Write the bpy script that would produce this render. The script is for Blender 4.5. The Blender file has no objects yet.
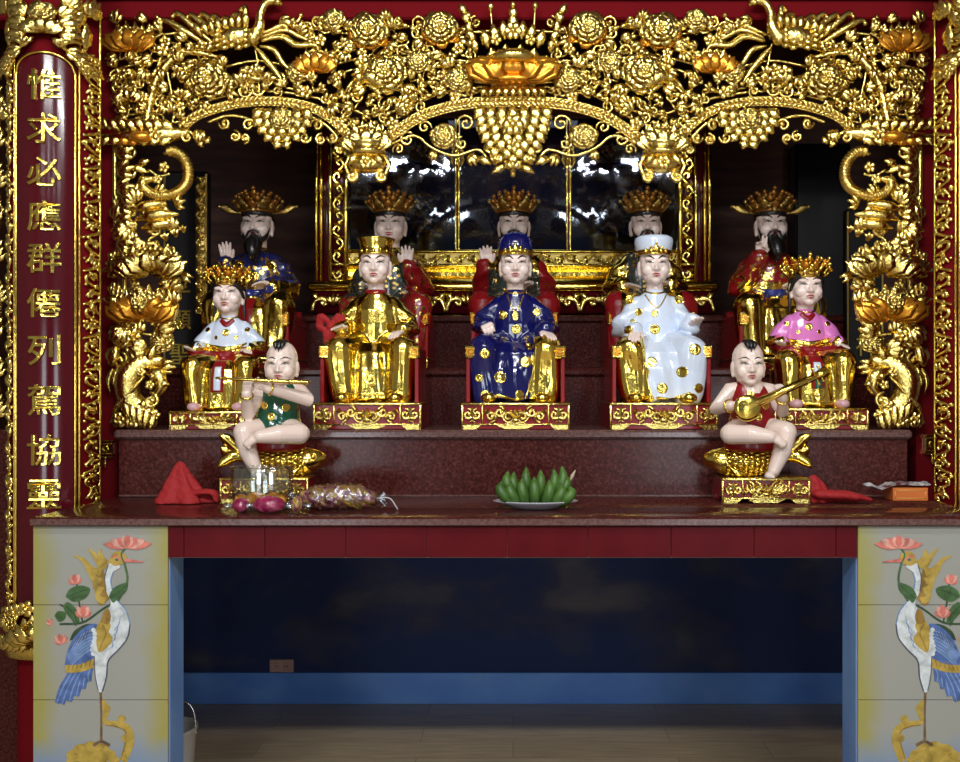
import bpy, math, random
import numpy as np
from mathutils import Vector, Matrix
from mathutils.bvhtree import BVHTree

SC = bpy.context.scene
COL = SC.collection
PI = math.pi
F, CX, HY, ZC = 1000.0, 513.0, 390.0, 1.2675     # focal length in px, vanishing point, camera height
R = random.Random(7)

def P(px, py, Y):
    return Vector(((px-CX)*Y/F, Y, ZC-(py-HY)*Y/F))

# ------------------------------------------------------------------ materials
def mat(name, col, rough=.4, metal=0., coat=0., spec=.5, bump=0., bscale=60., trans=0., emis=0.):
    m = bpy.data.materials.new(name); m.use_nodes = True
    nt = m.node_tree; b = nt.nodes['Principled BSDF']
    b.inputs['Base Color'].default_value = (*col, 1)
    b.inputs['Roughness'].default_value = rough
    b.inputs['Metallic'].default_value = metal
    b.inputs['Coat Weight'].default_value = coat
    b.inputs['Coat Roughness'].default_value = .08
    b.inputs['Specular IOR Level'].default_value = spec
    b.inputs['Transmission Weight'].default_value = trans
    if bump:
        tc = nt.nodes.new('ShaderNodeTexCoord'); n = nt.nodes.new('ShaderNodeTexNoise')
        n.inputs['Scale'].default_value = bscale; n.inputs['Detail'].default_value = 3
        nt.links.new(tc.outputs['Object'], n.inputs['Vector'])
        bp = nt.nodes.new('ShaderNodeBump'); bp.inputs['Strength'].default_value = bump
        bp.inputs['Distance'].default_value = .01
        nt.links.new(n.outputs['Fac'], bp.inputs['Height']); nt.links.new(bp.outputs[0], b.inputs['Normal'])
    return m

def mixmat(name, stops, scale=10., detail=4., rough=.3, coat=0., metal=0., tex='noise', stretch=(1,1,1), bump=0., distort=0.):
    """colour ramp over a noise / voronoi texture in object coordinates"""
    m = mat(name, stops[0][1], rough, metal, coat); nt = m.node_tree; b = nt.nodes['Principled BSDF']
    tc = nt.nodes.new('ShaderNodeTexCoord'); mp = nt.nodes.new('ShaderNodeMapping')
    mp.inputs['Scale'].default_value = stretch
    nt.links.new(tc.outputs['Object'], mp.inputs['Vector'])
    if tex == 'noise':
        n = nt.nodes.new('ShaderNodeTexNoise'); n.inputs['Detail'].default_value = detail
        n.inputs['Distortion'].default_value = distort; out = n.outputs['Fac']
    else:
        n = nt.nodes.new('ShaderNodeTexVoronoi'); out = n.outputs['Distance']
    n.inputs['Scale'].default_value = scale
    nt.links.new(mp.outputs[0], n.inputs['Vector'])
    cr = nt.nodes.new('ShaderNodeValToRGB')
    while len(cr.color_ramp.elements) < len(stops): cr.color_ramp.elements.new(.5)
    for e, (p, c) in zip(cr.color_ramp.elements, stops): e.position = p; e.color = (*c, 1)
    nt.links.new(out, cr.inputs[0]); nt.links.new(cr.outputs[0], b.inputs['Base Color'])
    if bump:
        bp = nt.nodes.new('ShaderNodeBump'); bp.inputs['Strength'].default_value = bump; bp.inputs['Distance'].default_value = .01
        nt.links.new(out, bp.inputs['Height']); nt.links.new(bp.outputs[0], b.inputs['Normal'])
    return m

def brocade(name, ground, scale=55., th=.30, rough=.22):
    """glazed cloth with a scatter of gilt motifs"""
    m = mixmat(name, [(0, (.9, .58, .14)), (th, (.9, .58, .14)), (th+.02, ground), (1, ground)], scale, tex='voronoi', rough=rough, coat=.6)
    nt = m.node_tree; b = nt.nodes['Principled BSDF']
    v = [n for n in nt.nodes if n.type == 'TEX_VORONOI'][0]
    lt = nt.nodes.new('ShaderNodeMath'); lt.operation = 'LESS_THAN'; lt.inputs[1].default_value = th+.01
    nt.links.new(v.outputs['Distance'], lt.inputs[0]); nt.links.new(lt.outputs[0], b.inputs['Metallic'])
    return m

M = {}
M['gold'] = mat('gilt_carving', (.94, .71, .20), .19, 1, bump=.25, bscale=130)
M['golds'] = mat('gilt_smooth', (.92, .67, .13), .15, 1, bump=.12, bscale=45)
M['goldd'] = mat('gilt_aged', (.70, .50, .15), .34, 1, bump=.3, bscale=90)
M['orange'] = mat('gilt_orange', (.85, .36, .035), .26, .8)
M['red'] = mat('red_lacquer', (.15, .007, .010), .55, 0, 0, .2)
M['redg'] = mat('red_gloss_lacquer', (.15, .007, .010), .2, 0, .4)
M['redb'] = mat('bright_red_enamel', (.24, .006, .009), .32, 0, .12, .3)
M['maroon'] = mat('maroon_lacquer', (.075, .004, .008), .14, 0, .12, .35)
M['darkw'] = mixmat('dark_lacquered_wood', [(.3, (.055, .018, .011)), (.7, (.12, .040, .022))], 6, rough=.65, coat=0, stretch=(1, 1, 6))
M['black'] = mat('black_lacquer', (.008, .007, .008), .15, 0, .5)
M['hair'] = mat('black_glaze', (.012, .010, .010), .25, 0, .4)
M['skin'] = mat('pale_ceramic_skin', (.84, .66, .59), .28, 0, .5)
M['skinb'] = mat('boy_ceramic_skin', (.80, .63, .54), .32, 0, .4)
M['lip'] = mat('red_lip_glaze', (.35, .03, .03), .3)
M['navy'] = mat('navy_glaze', (.006, .007, .085), .13, 0, .5)
M['white'] = mat('white_glaze', (.68, .76, .90), .14, 0, .8)
M['pink'] = mat('pink_glaze', (.72, .20, .55), .16, 0, .7)
M['green'] = mat('green_glaze', (.008, .075, .04), .14, 0, .8)
M['blueg'] = mat('blue_glaze', (.02, .03, .20), .16, 0, .7)
M['bro_red'] = brocade('red_brocade_glaze', (.24, .008, .010), 50, .36)
M['bro_blue'] = brocade('blue_brocade_glaze', (.015, .018, .10), 48, .40)
M['bro_dark'] = brocade('dark_brocade_glaze', (.03, .035, .03))
M['marble'] = mixmat('maroon_granite', [(.3, (.030, .006, .005)), (.52, (.066, .013, .010)), (.72, (.11, .032, .027))], 130, 5, rough=.22, coat=.12)
M['lip_stone'] = mixmat('granite_edge', [(.3, (.07, .03, .028)), (.6, (.15, .075, .065))], 120, 5, rough=.2, coat=.2)
M['tile_red'] = mixmat('red_wall_tile', [(.35, (.085, .004, .007)), (.7, (.11, .006, .009))], 9, rough=.35, coat=0)
M['grout'] = mat('pale_grout', (.33, .20, .18), .8)
M['cloth'] = mat('red_cloth', (.34, .008, .010), .75, bump=.2, bscale=300)
M['banana'] = mixmat('green_banana_skin', [(.3, (.035, .095, .012)), (.7, (.08, .175, .025))], 30, rough=.45, stretch=(1, 1, .25))
M['btip'] = mat('banana_tip', (.035, .028, .014), .7)
M['plate'] = mat('white_porcelain', (.62, .62, .66), .15, 0, .5)
M['silver'] = mat('silver_metal', (.75, .75, .75), .2, 1)
M['orangebox'] = mat('orange_card', (.62, .15, .02), .4, 0, .2)
M['boxline'] = mat('yellow_card_line', (.72, .42, .10), .4)
M['plastic'] = mat('white_plastic', (.45, .44, .42), .35)
M['outlet'] = mat('faded_socket_plastic', (.42, .25, .21), .4)
M['stringw'] = mat('white_string', (.6, .6, .6), .8)

def glassmat(name, tint=(.95, .97, 1), refl=1.45, rough=.03, base=.0, cap=1.):
    m = bpy.data.materials.new(name); m.use_nodes = True; nt = m.node_tree; nt.nodes.clear()
    o = nt.nodes.new('ShaderNodeOutputMaterial'); mx = nt.nodes.new('ShaderNodeMixShader')
    t = nt.nodes.new('ShaderNodeBsdfTransparent'); g = nt.nodes.new('ShaderNodeBsdfGlossy'); fr = nt.nodes.new('ShaderNodeFresnel')
    t.inputs[0].default_value = (*tint, 1); g.inputs['Roughness'].default_value = rough; fr.inputs[0].default_value = refl
    ad = nt.nodes.new('ShaderNodeMath'); ad.inputs[1].default_value = base; ad.use_clamp = True
    mn = nt.nodes.new('ShaderNodeMath'); mn.operation = 'MINIMUM'; mn.inputs[1].default_value = cap
    nt.links.new(fr.outputs[0], ad.inputs[0]); nt.links.new(ad.outputs[0], mn.inputs[0]); nt.links.new(mn.outputs[0], mx.inputs[0])
    nt.links.new(t.outputs[0], mx.inputs[1]); nt.links.new(g.outputs[0], mx.inputs[2]); nt.links.new(mx.outputs[0], o.inputs[0])
    return m
M['glass'] = glassmat('shrine_glass', (.42, .46, .60), 1.5, .035, .05)
M['clear'] = glassmat('clear_plastic', (.95, .97, .95), 1.35, .05, .12, .5)
M['haze_panel'] = mixmat('slate_blue_haze', [(.3, (.018, .022, .045)), (.7, (.045, .055, .09))], 8, rough=.6)  # slate blue tone stands in for the hazy reflection in the panes
M['film'] = glassmat('cellophane', (.90, .88, .92), 1.5, .14, .14, .4)
M['candy_pink'] = mixmat('pink_wrapper', [(.35, (.18, .008, .04)), (.55, (.34, .03, .09)), (.7, (.45, .14, .18))], 45, rough=.22, coat=.5)
M['candy_gold'] = mixmat('amber_wrapper', [(.3, (.5, .14, .01)), (.7, (.8, .38, .05))], 35, rough=.25, coat=.5)
M['candy_mix'] = mixmat('mixed_wrapper', [(.34, (.13, .015, .035)), (.47, (.26, .09, .11)), (.55, (.36, .26, .03)), (.7, (.22, .02, .03))], 38, rough=.22, coat=.5, distort=1.5)

for n_, v_ in (('marble', .15), ('lip_stone', .3), ('tile_red', .08), ('red', .0), ('redb', .3)): M[n_].node_tree.nodes['Principled BSDF'].inputs['Specular IOR Level'].default_value = v_
M['marble'].node_tree.nodes['Principled BSDF'].inputs['Coat Weight'].default_value = .05

# mural paints
for n, c in dict(m_white=(.58, .62, .63), m_blue=(.075, .14, .36), m_lblue=(.18, .28, .48), m_yel=(.42, .29, .05), m_dyel=(.28, .16, .025),
                 m_pink=(.60, .16, .12), m_lpink=(.66, .33, .26), m_green=(.05, .12, .035), m_dgreen=(.025, .06, .022),
                 m_brown=(.17, .10, .045), m_line=(.07, .08, .13)).items():
    M[n] = mixmat('mural_'+n[2:], [(.3, tuple(a*.62 for a in c)), (.5, c), (.72, tuple(min(1, a*1.25+.02) for a in c))], 42, 4, rough=.35, distort=.6)

# ------------------------------------------------------------------ mesh builder
def cr(pts, n=8):
    """Catmull-Rom through points"""
    p = [np.array(q, float) for q in pts]
    if len(p) < 3:
        return [p[0]+(p[1]-p[0])*i/n for i in range(n+1)]
    p = [2*p[0]-p[1]]+p+[2*p[-1]-p[-2]]
    out = []
    for i in range(1, len(p)-2):
        for j in range(n):
            t = j/n
            out.append(.5*((2*p[i])+(p[i+1]-p[i-1])*t+(2*p[i-1]-5*p[i]+4*p[i+1]-p[i+2])*t*t+(3*p[i]-p[i-1]-3*p[i+1]+p[i+2])*t**3))
    out.append(p[-2]); return out

def interp(vals, n):
    if not hasattr(vals, '__len__'): return [vals]*n
    return list(np.interp(np.linspace(0, 1, n), np.linspace(0, 1, len(vals)), vals))

class MB:
    def __init__(s): s.v = []; s.f = []; s.m = []
    def add(s, vs, fs, m=0):
        o = len(s.v); s.v += [tuple(map(float, q)) for q in vs]
        for q in fs: s.f.append(tuple(o+i for i in q)); s.m.append(m)
    def loft(s, rings, m=0, cap=True):
        n = len(rings[0]); vs = [p for r in rings for p in r]; fs = []
        for i in range(len(rings)-1):
            for j in range(n):
                k = (j+1) % n
                fs.append((i*n+j, i*n+k, (i+1)*n+k, (i+1)*n+j))
        if cap:
            fs.append(tuple(range(n-1, -1, -1))); fs.append(tuple((len(rings)-1)*n+j for j in range(n)))
        s.add(vs, fs, m)
    def tube(s, pts, r, n=8, m=0, flat=1., nrm=None, rnd=True):
        p = [np.array(q, float) for q in pts]; N = len(p); rr = interp(r, N)
        t = [p[min(i+1, N-1)]-p[max(i-1, 0)] for i in range(N)]
        t = [q/(np.linalg.norm(q)+1e-9) for q in t]
        a = np.array(nrm, float) if nrm is not None else np.array((0, -1., 0))
        if abs(np.dot(a, t[0])) > .9 and nrm is None: a = np.array((1., 0, 0))
        rings = []
        def ring(c, u, w, q): return [c+q*(math.cos(2*PI*j/n)*u+flat*math.sin(2*PI*j/n)*w) for j in range(n)]
        fr = []
        for i in range(N):
            a2 = a-np.dot(a, t[i])*t[i]; l = np.linalg.norm(a2)
            if l < 1e-5: a2 = np.cross(t[i], (0.3, .5, .8)); l = np.linalg.norm(a2)
            w = a2/l; u = np.cross(w, t[i]); fr.append((u, w))
            if nrm is None: a = w
        if rnd:
            for q in (80, 50, 25):
                q = q*PI/180; rings.append(ring(p[0]-t[0]*rr[0]*math.sin(q)*.95, *fr[0], rr[0]*math.cos(q)))
        for i in range(N): rings.append(ring(p[i], *fr[i], rr[i]))
        if rnd:
            for q in (25, 50, 80):
                q = q*PI/180; rings.append(ring(p[-1]+t[-1]*rr[-1]*math.sin(q)*.95, *fr[-1], rr[-1]*math.cos(q)))
        s.loft(rings, m)
    def ell(s, c, r, nu=10, nv=7, m=0, rot=None):
        if not hasattr(r, '__len__'): r = (r, r, r)
        rings = []
        for i in range(nv+1):
            th = -PI/2+PI*(i+.12)/(nv+.24); z = math.sin(th); q = math.cos(th)
            rr = [np.array((r[0]*q*math.cos(2*PI*j/nu), r[1]*q*math.sin(2*PI*j/nu), r[2]*z)) for j in range(nu)]
            if rot is not None: rr = [np.array(rot @ Vector(x)) for x in rr]
            rings.append([np.array(c)+x for x in rr])
        s.loft(rings, m)
    def lathe(s, prof, c=(0, 0, 0), n=24, m=0, closed=False):
        rings = [[(c[0]+max(r, 1e-4)*math.cos(2*PI*j/n), c[1]+max(r, 1e-4)*math.sin(2*PI*j/n), c[2]+z) for j in range(n)] for r, z in prof]
        if closed: rings.append(rings[0])
        s.loft(rings, m, cap=not closed)
    def box(s, a, b, m=0, ch=0.):
        x0, y0, z0 = [min(i, j) for i, j in zip(a, b)]; x1, y1, z1 = [max(i, j) for i, j in zip(a, b)]
        if ch:
            def rr(z, i):
                c = ch
                return [(x0+c+i, y0+i, z), (x1-c-i, y0+i, z), (x1-i, y0+c+i, z), (x1-i, y1-c-i, z), (x1-c-i, y1-i, z), (x0+c+i, y1-i, z), (x0+i, y1-c-i, z), (x0+i, y0+c+i, z)]
            s.loft([rr(z0, ch*.8), rr(z0+ch, 0), rr(z1-ch, 0), rr(z1, ch*.8)], m); return
        s.add([(x0, y0, z0), (x1, y0, z0), (x1, y1, z0), (x0, y1, z0), (x0, y0, z1), (x1, y0, z1), (x1, y1, z1), (x0, y1, z1)],
              [(3, 2, 1, 0), (4, 5, 6, 7), (0, 1, 5, 4), (1, 2, 6, 5), (2, 3, 7, 6), (3, 0, 4, 7)], m)
    def blade(s, pts, w, th=1., n=(0, -1, 0), m=0, cup=0., ridge=.5):
        """leaf / petal / feather: a pointed band along pts, ridged in front, closed behind"""
        p = [np.array(q, float) for q in pts]; N = len(p); ww = interp(w, N); nn = np.array(n, float); rings = []
        for i in range(N):
            t = p[min(i+1, N-1)]-p[max(i-1, 0)]; t /= np.linalg.norm(t)+1e-9
            sd = np.cross(t, nn); l = np.linalg.norm(sd); sd = sd/l if l > 1e-6 else np.array((1., 0, 0))
            up = np.cross(sd, t); W = max(ww[i], th*.06, 1e-5); h = th*min(1, W/(th*1.01+1e-6)+.15)
            rings.append([p[i]-sd*W+up*cup*W, p[i]-sd*W*.5+up*(h*.45), p[i]+up*(h*(.45+ridge)-cup*W*.5), p[i]+sd*W*.5+up*(h*.45), p[i]+sd*W+up*cup*W, p[i]-up*h*.5-up*cup*W*.4])
        s.loft(rings, m)
    def prism(s, pts, y0, y1, m=0):
        """outline in (x,z) extruded along y, y0 is the front"""
        n = len(pts); ar = sum(pts[i][0]*pts[(i+1) % n][1]-pts[(i+1) % n][0]*pts[i][1] for i in range(n))
        if ar < 0: pts = pts[::-1]
        vs = [(x, y0, z) for x, z in pts]+[(x, y1, z) for x, z in pts]
        fs = [tuple(range(n)), tuple(range(2*n-1, n-1, -1))]+[(i, i+n, (i+1) % n+n, (i+1) % n) for i in range(n)]
        s.add(vs, fs, m)
    def arr(s): return np.array(s.v, float)
    def build(s, name, mats, parent=None, k=1., org=(0, 0, 0), mirror=False, flat=False):
        me = bpy.data.meshes.new(name)
        a = (s.arr()-np.array(org))*k; fs = s.f
        if mirror: a[:, 0] *= -1; fs = [q[::-1] for q in fs]
        me.from_pydata(a.tolist(), [], fs)
        if not isinstance(mats, (list, tuple)): mats = [mats]
        for q in mats: me.materials.append(M[q] if isinstance(q, str) else q)
        me.polygons.foreach_set('material_index', s.m)
        me.polygons.foreach_set('use_smooth', [not flat]*len(fs))
        me.update()
        o = bpy.data.objects.new(name, me); COL.objects.link(o)
        if parent: o.parent = parent
        return o

def link(name, me, parent=None):
    o = bpy.data.objects.new(name, me); COL.objects.link(o)
    if parent: o.parent = parent
    return o

def sharp(o, deg=35):
    """smooth shading but hard edges past an angle"""
    me = o.data; me.polygons.foreach_set('use_smooth', [True]*len(me.polygons))
    try: me.set_sharp_from_angle(angle=math.radians(deg))
    except Exception: pass
    return o

def thing(name, loc, label, cat, group=None, rz=0.):
    o = bpy.data.objects.new(name, None); COL.objects.link(o); o.location = loc; o.rotation_euler = (0, 0, rz)
    o.empty_display_size = .05
    return tag(o, label, cat, group)
def tag(o, label, cat, group=None):
    o['label'] = label; o['category'] = cat
    if group: o['group'] = group
    return o
def struct(o): o['kind'] = 'structure'; return o

def remesh(mb, voxel, smooth=4, factor=.5):
    """union of overlapping closed shapes -> one continuous skin (verts, faces)"""
    me = bpy.data.meshes.new('tmp'); me.from_pydata(mb.arr().tolist(), [], mb.f); me.update()
    o = bpy.data.objects.new('tmp', me); COL.objects.link(o)
    md = o.modifiers.new('r', 'REMESH'); md.mode = 'VOXEL'; md.voxel_size = voxel
    if smooth:
        sm = o.modifiers.new('s', 'SMOOTH'); sm.iterations = smooth; sm.factor = factor
    dg = bpy.context.evaluated_depsgraph_get()
    out = bpy.data.meshes.new_from_object(o.evaluated_get(dg))
    bpy.data.objects.remove(o); bpy.data.meshes.remove(me)
    return out
def getv(me):
    a = np.empty(len(me.vertices)*3); me.vertices.foreach_get('co', a); return a.reshape(-1, 3)
def setv(me, a): me.vertices.foreach_set('co', np.ascontiguousarray(a).ravel()); me.update()
def getn(me):
    a = np.empty(len(me.vertices)*3); me.vertices.foreach_get('normal', a); return a.reshape(-1, 3)
def centers(me):
    a = np.empty(len(me.polygons)*3); me.polygons.foreach_get('center', a); return a.reshape(-1, 3)
def finish(me, name, mats, parent, k, idx=None):
    for q in mats: me.materials.append(M[q])
    if idx is not None: me.polygons.foreach_set('material_index', np.asarray(idx, dtype=np.int32))
    me.polygons.foreach_set('use_smooth', [True]*len(me.polygons))
    setv(me, getv(me)*k); me.name = name
    return link(name, me, parent)
def bvh_of(me):
    return BVHTree.FromPolygons([tuple(v) for v in getv(me)], [tuple(p.vertices) for p in me.polygons])

def hit(bvh, x, z, y0=-150., default=-10.):
    h = bvh.ray_cast(Vector((x, y0, z)), Vector((0, 1, 0)))
    return h[0].y if h[0] is not None else default
def decal(mb, bvh, path, w, off=.35, m=0, ns=10, nv=4, back=.8):
    """painted / inlaid stroke lying on a surface, seen along +y; path in (x,z)"""
    p = cr([(a, 0, b) for a, b in path], ns) if len(path) > 1 else None
    N = len(p); ww = interp(w, N); rings = []
    for i in range(N):
        t = p[min(i+1, N-1)]-p[max(i-1, 0)]; t /= np.linalg.norm(t)+1e-9
        sx, sz = -t[2], t[0]; W = max(ww[i], .03)
        fr = []
        for j in range(nv+1):
            q = -1+2*j/nv; x = p[i][0]+sx*W*q; z = p[i][2]+sz*W*q
            fr.append((x, hit(bvh, x, z)-off*(1-.6*q*q), z))
        bk = [(x, y+off+back, z) for x, y, z in fr[::-1]]
        rings.append(fr+bk)
    mb.loft(rings, m)
def disc(mb, bvh, x, z, r, off=.6, m=0, n=12, rz=1.):
    rings = []
    for q, o in ((1.0, -1.2), (1., .0), (.92, .5), (.7, .8), (.6, .35), (.35, .5), (.02, 1.)):
        ring = []
        for j in range(n):
            xx = x+r*q*math.cos(2*PI*j/n); zz = z+r*rz*q*math.sin(2*PI*j/n)
            ring.append((xx, hit(bvh, xx, zz)-off*o, zz))
        rings.append(ring)
    mb.loft(rings, m)

# ------------------------------------------------------------------ writing
_gl = {}
def glyph(ch, size, depth):
    key = (ch, size, depth)
    if key not in _gl:
        c = bpy.data.curves.new('t', 'FONT'); c.body = ch; c.size = 1; c.extrude = .03; c.bevel_depth = .011; c.bevel_resolution = 1
        c.offset = .002; c.resolution_u = 4
        o = bpy.data.objects.new('t', c); COL.objects.link(o); bpy.context.view_layer.update()
        me = bpy.data.meshes.new_from_object(o.evaluated_get(bpy.context.evaluated_depsgraph_get()))
        a = getv(me); fs = [tuple(p.vertices) for p in me.polygons]
        bpy.data.objects.remove(o)
        lo, hi = a.min(0), a.max(0); s = size/max(hi[0]-lo[0], hi[1]-lo[1]); c0 = (lo+hi)/2
        b = np.empty_like(a); b[:, 0] = (a[:, 0]-c0[0])*s; b[:, 2] = (a[:, 1]-c0[1])*s
        b[:, 1] = -(a[:, 2]-lo[2])/(hi[2]-lo[2])*depth
        _gl[key] = (b, fs)
    return _gl[key]
# ------------------------------------------------------------------ setting
def floor_mat():
    m = mat('plank_floor', (.3, .2, .1), .35, 0, .15); nt = m.node_tree; b = nt.nodes['Principled BSDF']
    tc = nt.nodes.new('ShaderNodeTexCoord'); br = nt.nodes.new('ShaderNodeTexBrick')
    br.inputs['Scale'].default_value = 1; br.inputs['Brick Width'].default_value = .9; br.inputs['Row Height'].default_value = .15
    br.inputs['Mortar Size'].default_value = .0012; br.offset = .37
    br.inputs['Color1'].default_value = (.78, .60, .37, 1); br.inputs['Color2'].default_value = (.64, .48, .28, 1); br.inputs['Mortar'].default_value = (.34, .25, .15, 1)
    nz = nt.nodes.new('ShaderNodeTexNoise'); mp = nt.nodes.new('ShaderNodeMapping'); mp.inputs['Scale'].default_value = (3, 30, 1)
    nz.inputs['Scale'].default_value = 2; nz.inputs['Detail'].default_value = 6
    mx = nt.nodes.new('ShaderNodeMix'); mx.data_type = 'RGBA'; mx.blend_type = 'MULTIPLY'; mx.inputs[0].default_value = .6
    nt.links.new(tc.outputs['Object'], br.inputs['Vector']); nt.links.new(tc.outputs['Object'], mp.inputs[0]); nt.links.new(mp.outputs[0], nz.inputs['Vector'])
    nt.links.new(br.outputs['Color'], mx.inputs[6]); nt.links.new(nz.outputs['Fac'], mx.inputs[7]); nt.links.new(mx.outputs[2], b.inputs['Base Color'])
    return m
M['floor'] = floor_mat()
M['sky'] = mixmat('painted_sky_wall', [(.0, (.008, .018, .075)), (.48, (.011, .023, .088)), (.58, (.03, .034, .075)), (.70, (.085, .075, .09)), (1, (.15, .125, .13))], 2.2, 7, rough=.85, stretch=(1, 1, 1.7), distort=.25)
M['skylow'] = mixmat('painted_blue_band', [(.35, (.075, .22, .66)), (.62, (.13, .31, .76)), (.8, (.2, .32, .6))], 3, 5, rough=.5, stretch=(1, 1, 2))
M['skypier'] = mixmat('painted_blue_pier', [(.3, (.12, .25, .60)), (.6, (.20, .36, .68)), (.75, (.42, .52, .72))], 5, 5, rough=.45, stretch=(1, 1, .6))
M['wallp'] = mat('grey_plaster', (.30, .28, .25), .8)
M['ceil'] = mat('ceiling_paint', (.22, .20, .18), .8)

def slab(name, a, b, m, ch=0., parent=None):
    q = MB(); q.box(a, b, 0, ch); return sharp(q.build(name, m, parent))

struct(slab('floor', (-3.6, -7, -.1), (3.6, 4.7, 0), 'floor'))
struct(slab('ceiling', (-3.6, -7, 3.5), (3.6, 4.7, 3.6), 'ceil'))
struct(slab('wall_left', (-3.7, -7, 0), (-3.6, 4.7, 3.5), 'wallp'))
struct(slab('wall_right', (3.6, -7, 0), (3.7, 4.7, 3.5), 'wallp'))
struct(slab('wall_back', (-3.6, 4.6, 0), (3.6, 4.7, 3.5), 'darkw'))
struct(slab('wall_front', (-1.7, 4.05, 0), (1.7, 4.13, .868), 'sky'))
struct(slab('baseboard_back', (-1.7, 4.035, 0), (1.7, 4.05, .126), 'skylow', .002))
# square shafts and beams of the gilded doorway, added side walls, columns
struct(slab('trim_1', (-1.283, 3.06, 0), (-1.212, 3.15, 2.402), 'redg', .006))
struct(slab('trim_2', (1.236, 3.06, 0), (1.307, 3.15, 2.402), 'redg', .006))
struct(slab('trim_3', (-1.30, 3.058, 2.402), (1.32, 3.152, 2.462), 'red', .006))
struct(slab('trim_4', (-3.6, 3.03, 2.462), (3.6, 3.16, 3.5), 'darkw', .004))
struct(slab('trim_5', (-2.4, 3.062, 2.402), (-1.30, 3.148, 2.462), 'red', .006))
struct(slab('trim_6', (1.32, 3.062, 2.402), (2.4, 3.148, 2.462), 'red', .006))
struct(slab('trim_7', (-1.86, 3.2, 0), (-1.78, 4.6, 3.5), 'darkw'))  # side wall added to keep the recess behind the screen dark
struct(slab('trim_8', (1.78, 3.2, 0), (1.86, 4.6, 3.5), 'darkw'))  # opposite side wall, added to darken the recess as well
for i, sx in ((9, -1), (10, 1)):
    q = MB(); cx = -1.312 if sx < 0 else 1.337
    q.lathe([(.15, 0), (.15, .06), (.125, .10), (.104, .13), (.104, 3.5)], (cx, 2.88, 0), 40)
    struct(sharp(q.build('trim_%d' % i, M['red'])))

# ------------------------------------------------------------------ altar table
YF = 2.5; KF = YF/F; ZT = ZC-(517-HY)*KF
def fx(px): return (px-CX)*KF
def fz(py): return ZC-(py-HY)*KF
altar = thing('altar_table', (0, YF, 0), 'long masonry altar table with red tiled apron and crane murals on white end piers', 'altar table')
def aslab(name, a, b, m, ch=0., parent=None):
    return slab(name, (a[0], a[1]-YF, a[2]), (b[0], b[1]-YF, b[2]), m, ch, parent or altar)
XL, XR = fx(33), fx(993)
q = MB(); lo = fz(525.5)
q.box((XL, -.012, lo), (XR, .20, ZT), 0, .005)
q.box((-1.18, .201, lo), (1.205, 1.62, ZT-.0006), 0, .0005)
q.build('tabletop', 'marble', altar); 
q = MB(); q.box((XL-.001, -.0155, lo+.002), (XR+.001, -.0125, ZT-.003), 0, .001)
sharp(q.build('tabletop_edge', 'lip_stone', altar))
aslab('underside', (-1.12, 2.62, fz(552)), (1.12, 4.02, lo-.001), 'wallp')
# apron with single glazed tiles over grout
q = MB(); xs = [168, 184, 265, 346, 427, 507.5, 588, 671, 754, 836, 857]
q.box((fx(168), .004, fz(558)), (fx(857), .05, fz(526.2)), 1)
for i, (a, b) in enumerate(zip(xs[:-1], xs[1:])):
    q.box((fx(a)+.0006, -.001, fz(557.3)), (fx(b)-.0006, .006, fz(526.3)), 0, .001)
sharp(q.build('apron', ['tile_red', 'grout'], altar))

def tile_mat():
    m = mat('mural_tile', (.55, .55, .5), .22, 0, .3); nt = m.node_tree; b = nt.nodes['Principled BSDF']
    tc = nt.nodes.new('ShaderNodeTexCoord'); sp = nt.nodes.new('ShaderNodeSeparateXYZ'); nt.links.new(tc.outputs['Object'], sp.inputs[0])
    nz = nt.nodes.new('ShaderNodeTexNoise'); nz.inputs['Scale'].default_value = 9; nt.links.new(tc.outputs['Object'], nz.inputs['Vector'])
    # distance from the middle of the pier (object x is centred on it), plus a hand-brushed wobble
    ab = nt.nodes.new('ShaderNodeMath'); ab.operation = 'ABSOLUTE'; nt.links.new(sp.outputs[0], ab.inputs[0])
    ad = nt.nodes.new('ShaderNodeMath'); ad.operation = 'MULTIPLY_ADD'; ad.inputs[1].default_value = .07; nt.links.new(nz.outputs['Fac'], ad.inputs[0]); nt.links.new(ab.outputs[0], ad.inputs[2])
    c = nt.nodes.new('ShaderNodeValToRGB'); e = c.color_ramp.elements
    e[0].position = .135; e[0].color = (.32, .325, .29, 1); e[1].position = .195; e[1].color = (.33, .30, .085, 1)
    nt.links.new(ad.outputs[0], c.inputs[0])
    zz = nt.nodes.new('ShaderNodeMath'); zz.operation = 'MULTIPLY_ADD'; zz.inputs[1].default_value = .1; nt.links.new(nz.outputs['Fac'], zz.inputs[0]); nt.links.new(sp.outputs[2], zz.inputs[2])
    r2 = nt.nodes.new('ShaderNodeMapRange'); r2.inputs[1].default_value = .37; r2.inputs[2].default_value = .46; r2.inputs[3].default_value = 1; r2.inputs[4].default_value = 0
    nt.links.new(zz.outputs[0], r2.inputs[0])
    mx = nt.nodes.new('ShaderNodeMix'); mx.data_type = 'RGBA'; mx.inputs[7].default_value = (.17, .26, .42, 1)
    nt.links.new(r2.outputs[0], mx.inputs[0]); nt.links.new(c.outputs[0], mx.inputs[6]); nt.links.new(mx.outputs[2], b.inputs['Base Color'])
    return m
M['tile'] = tile_mat()

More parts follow.
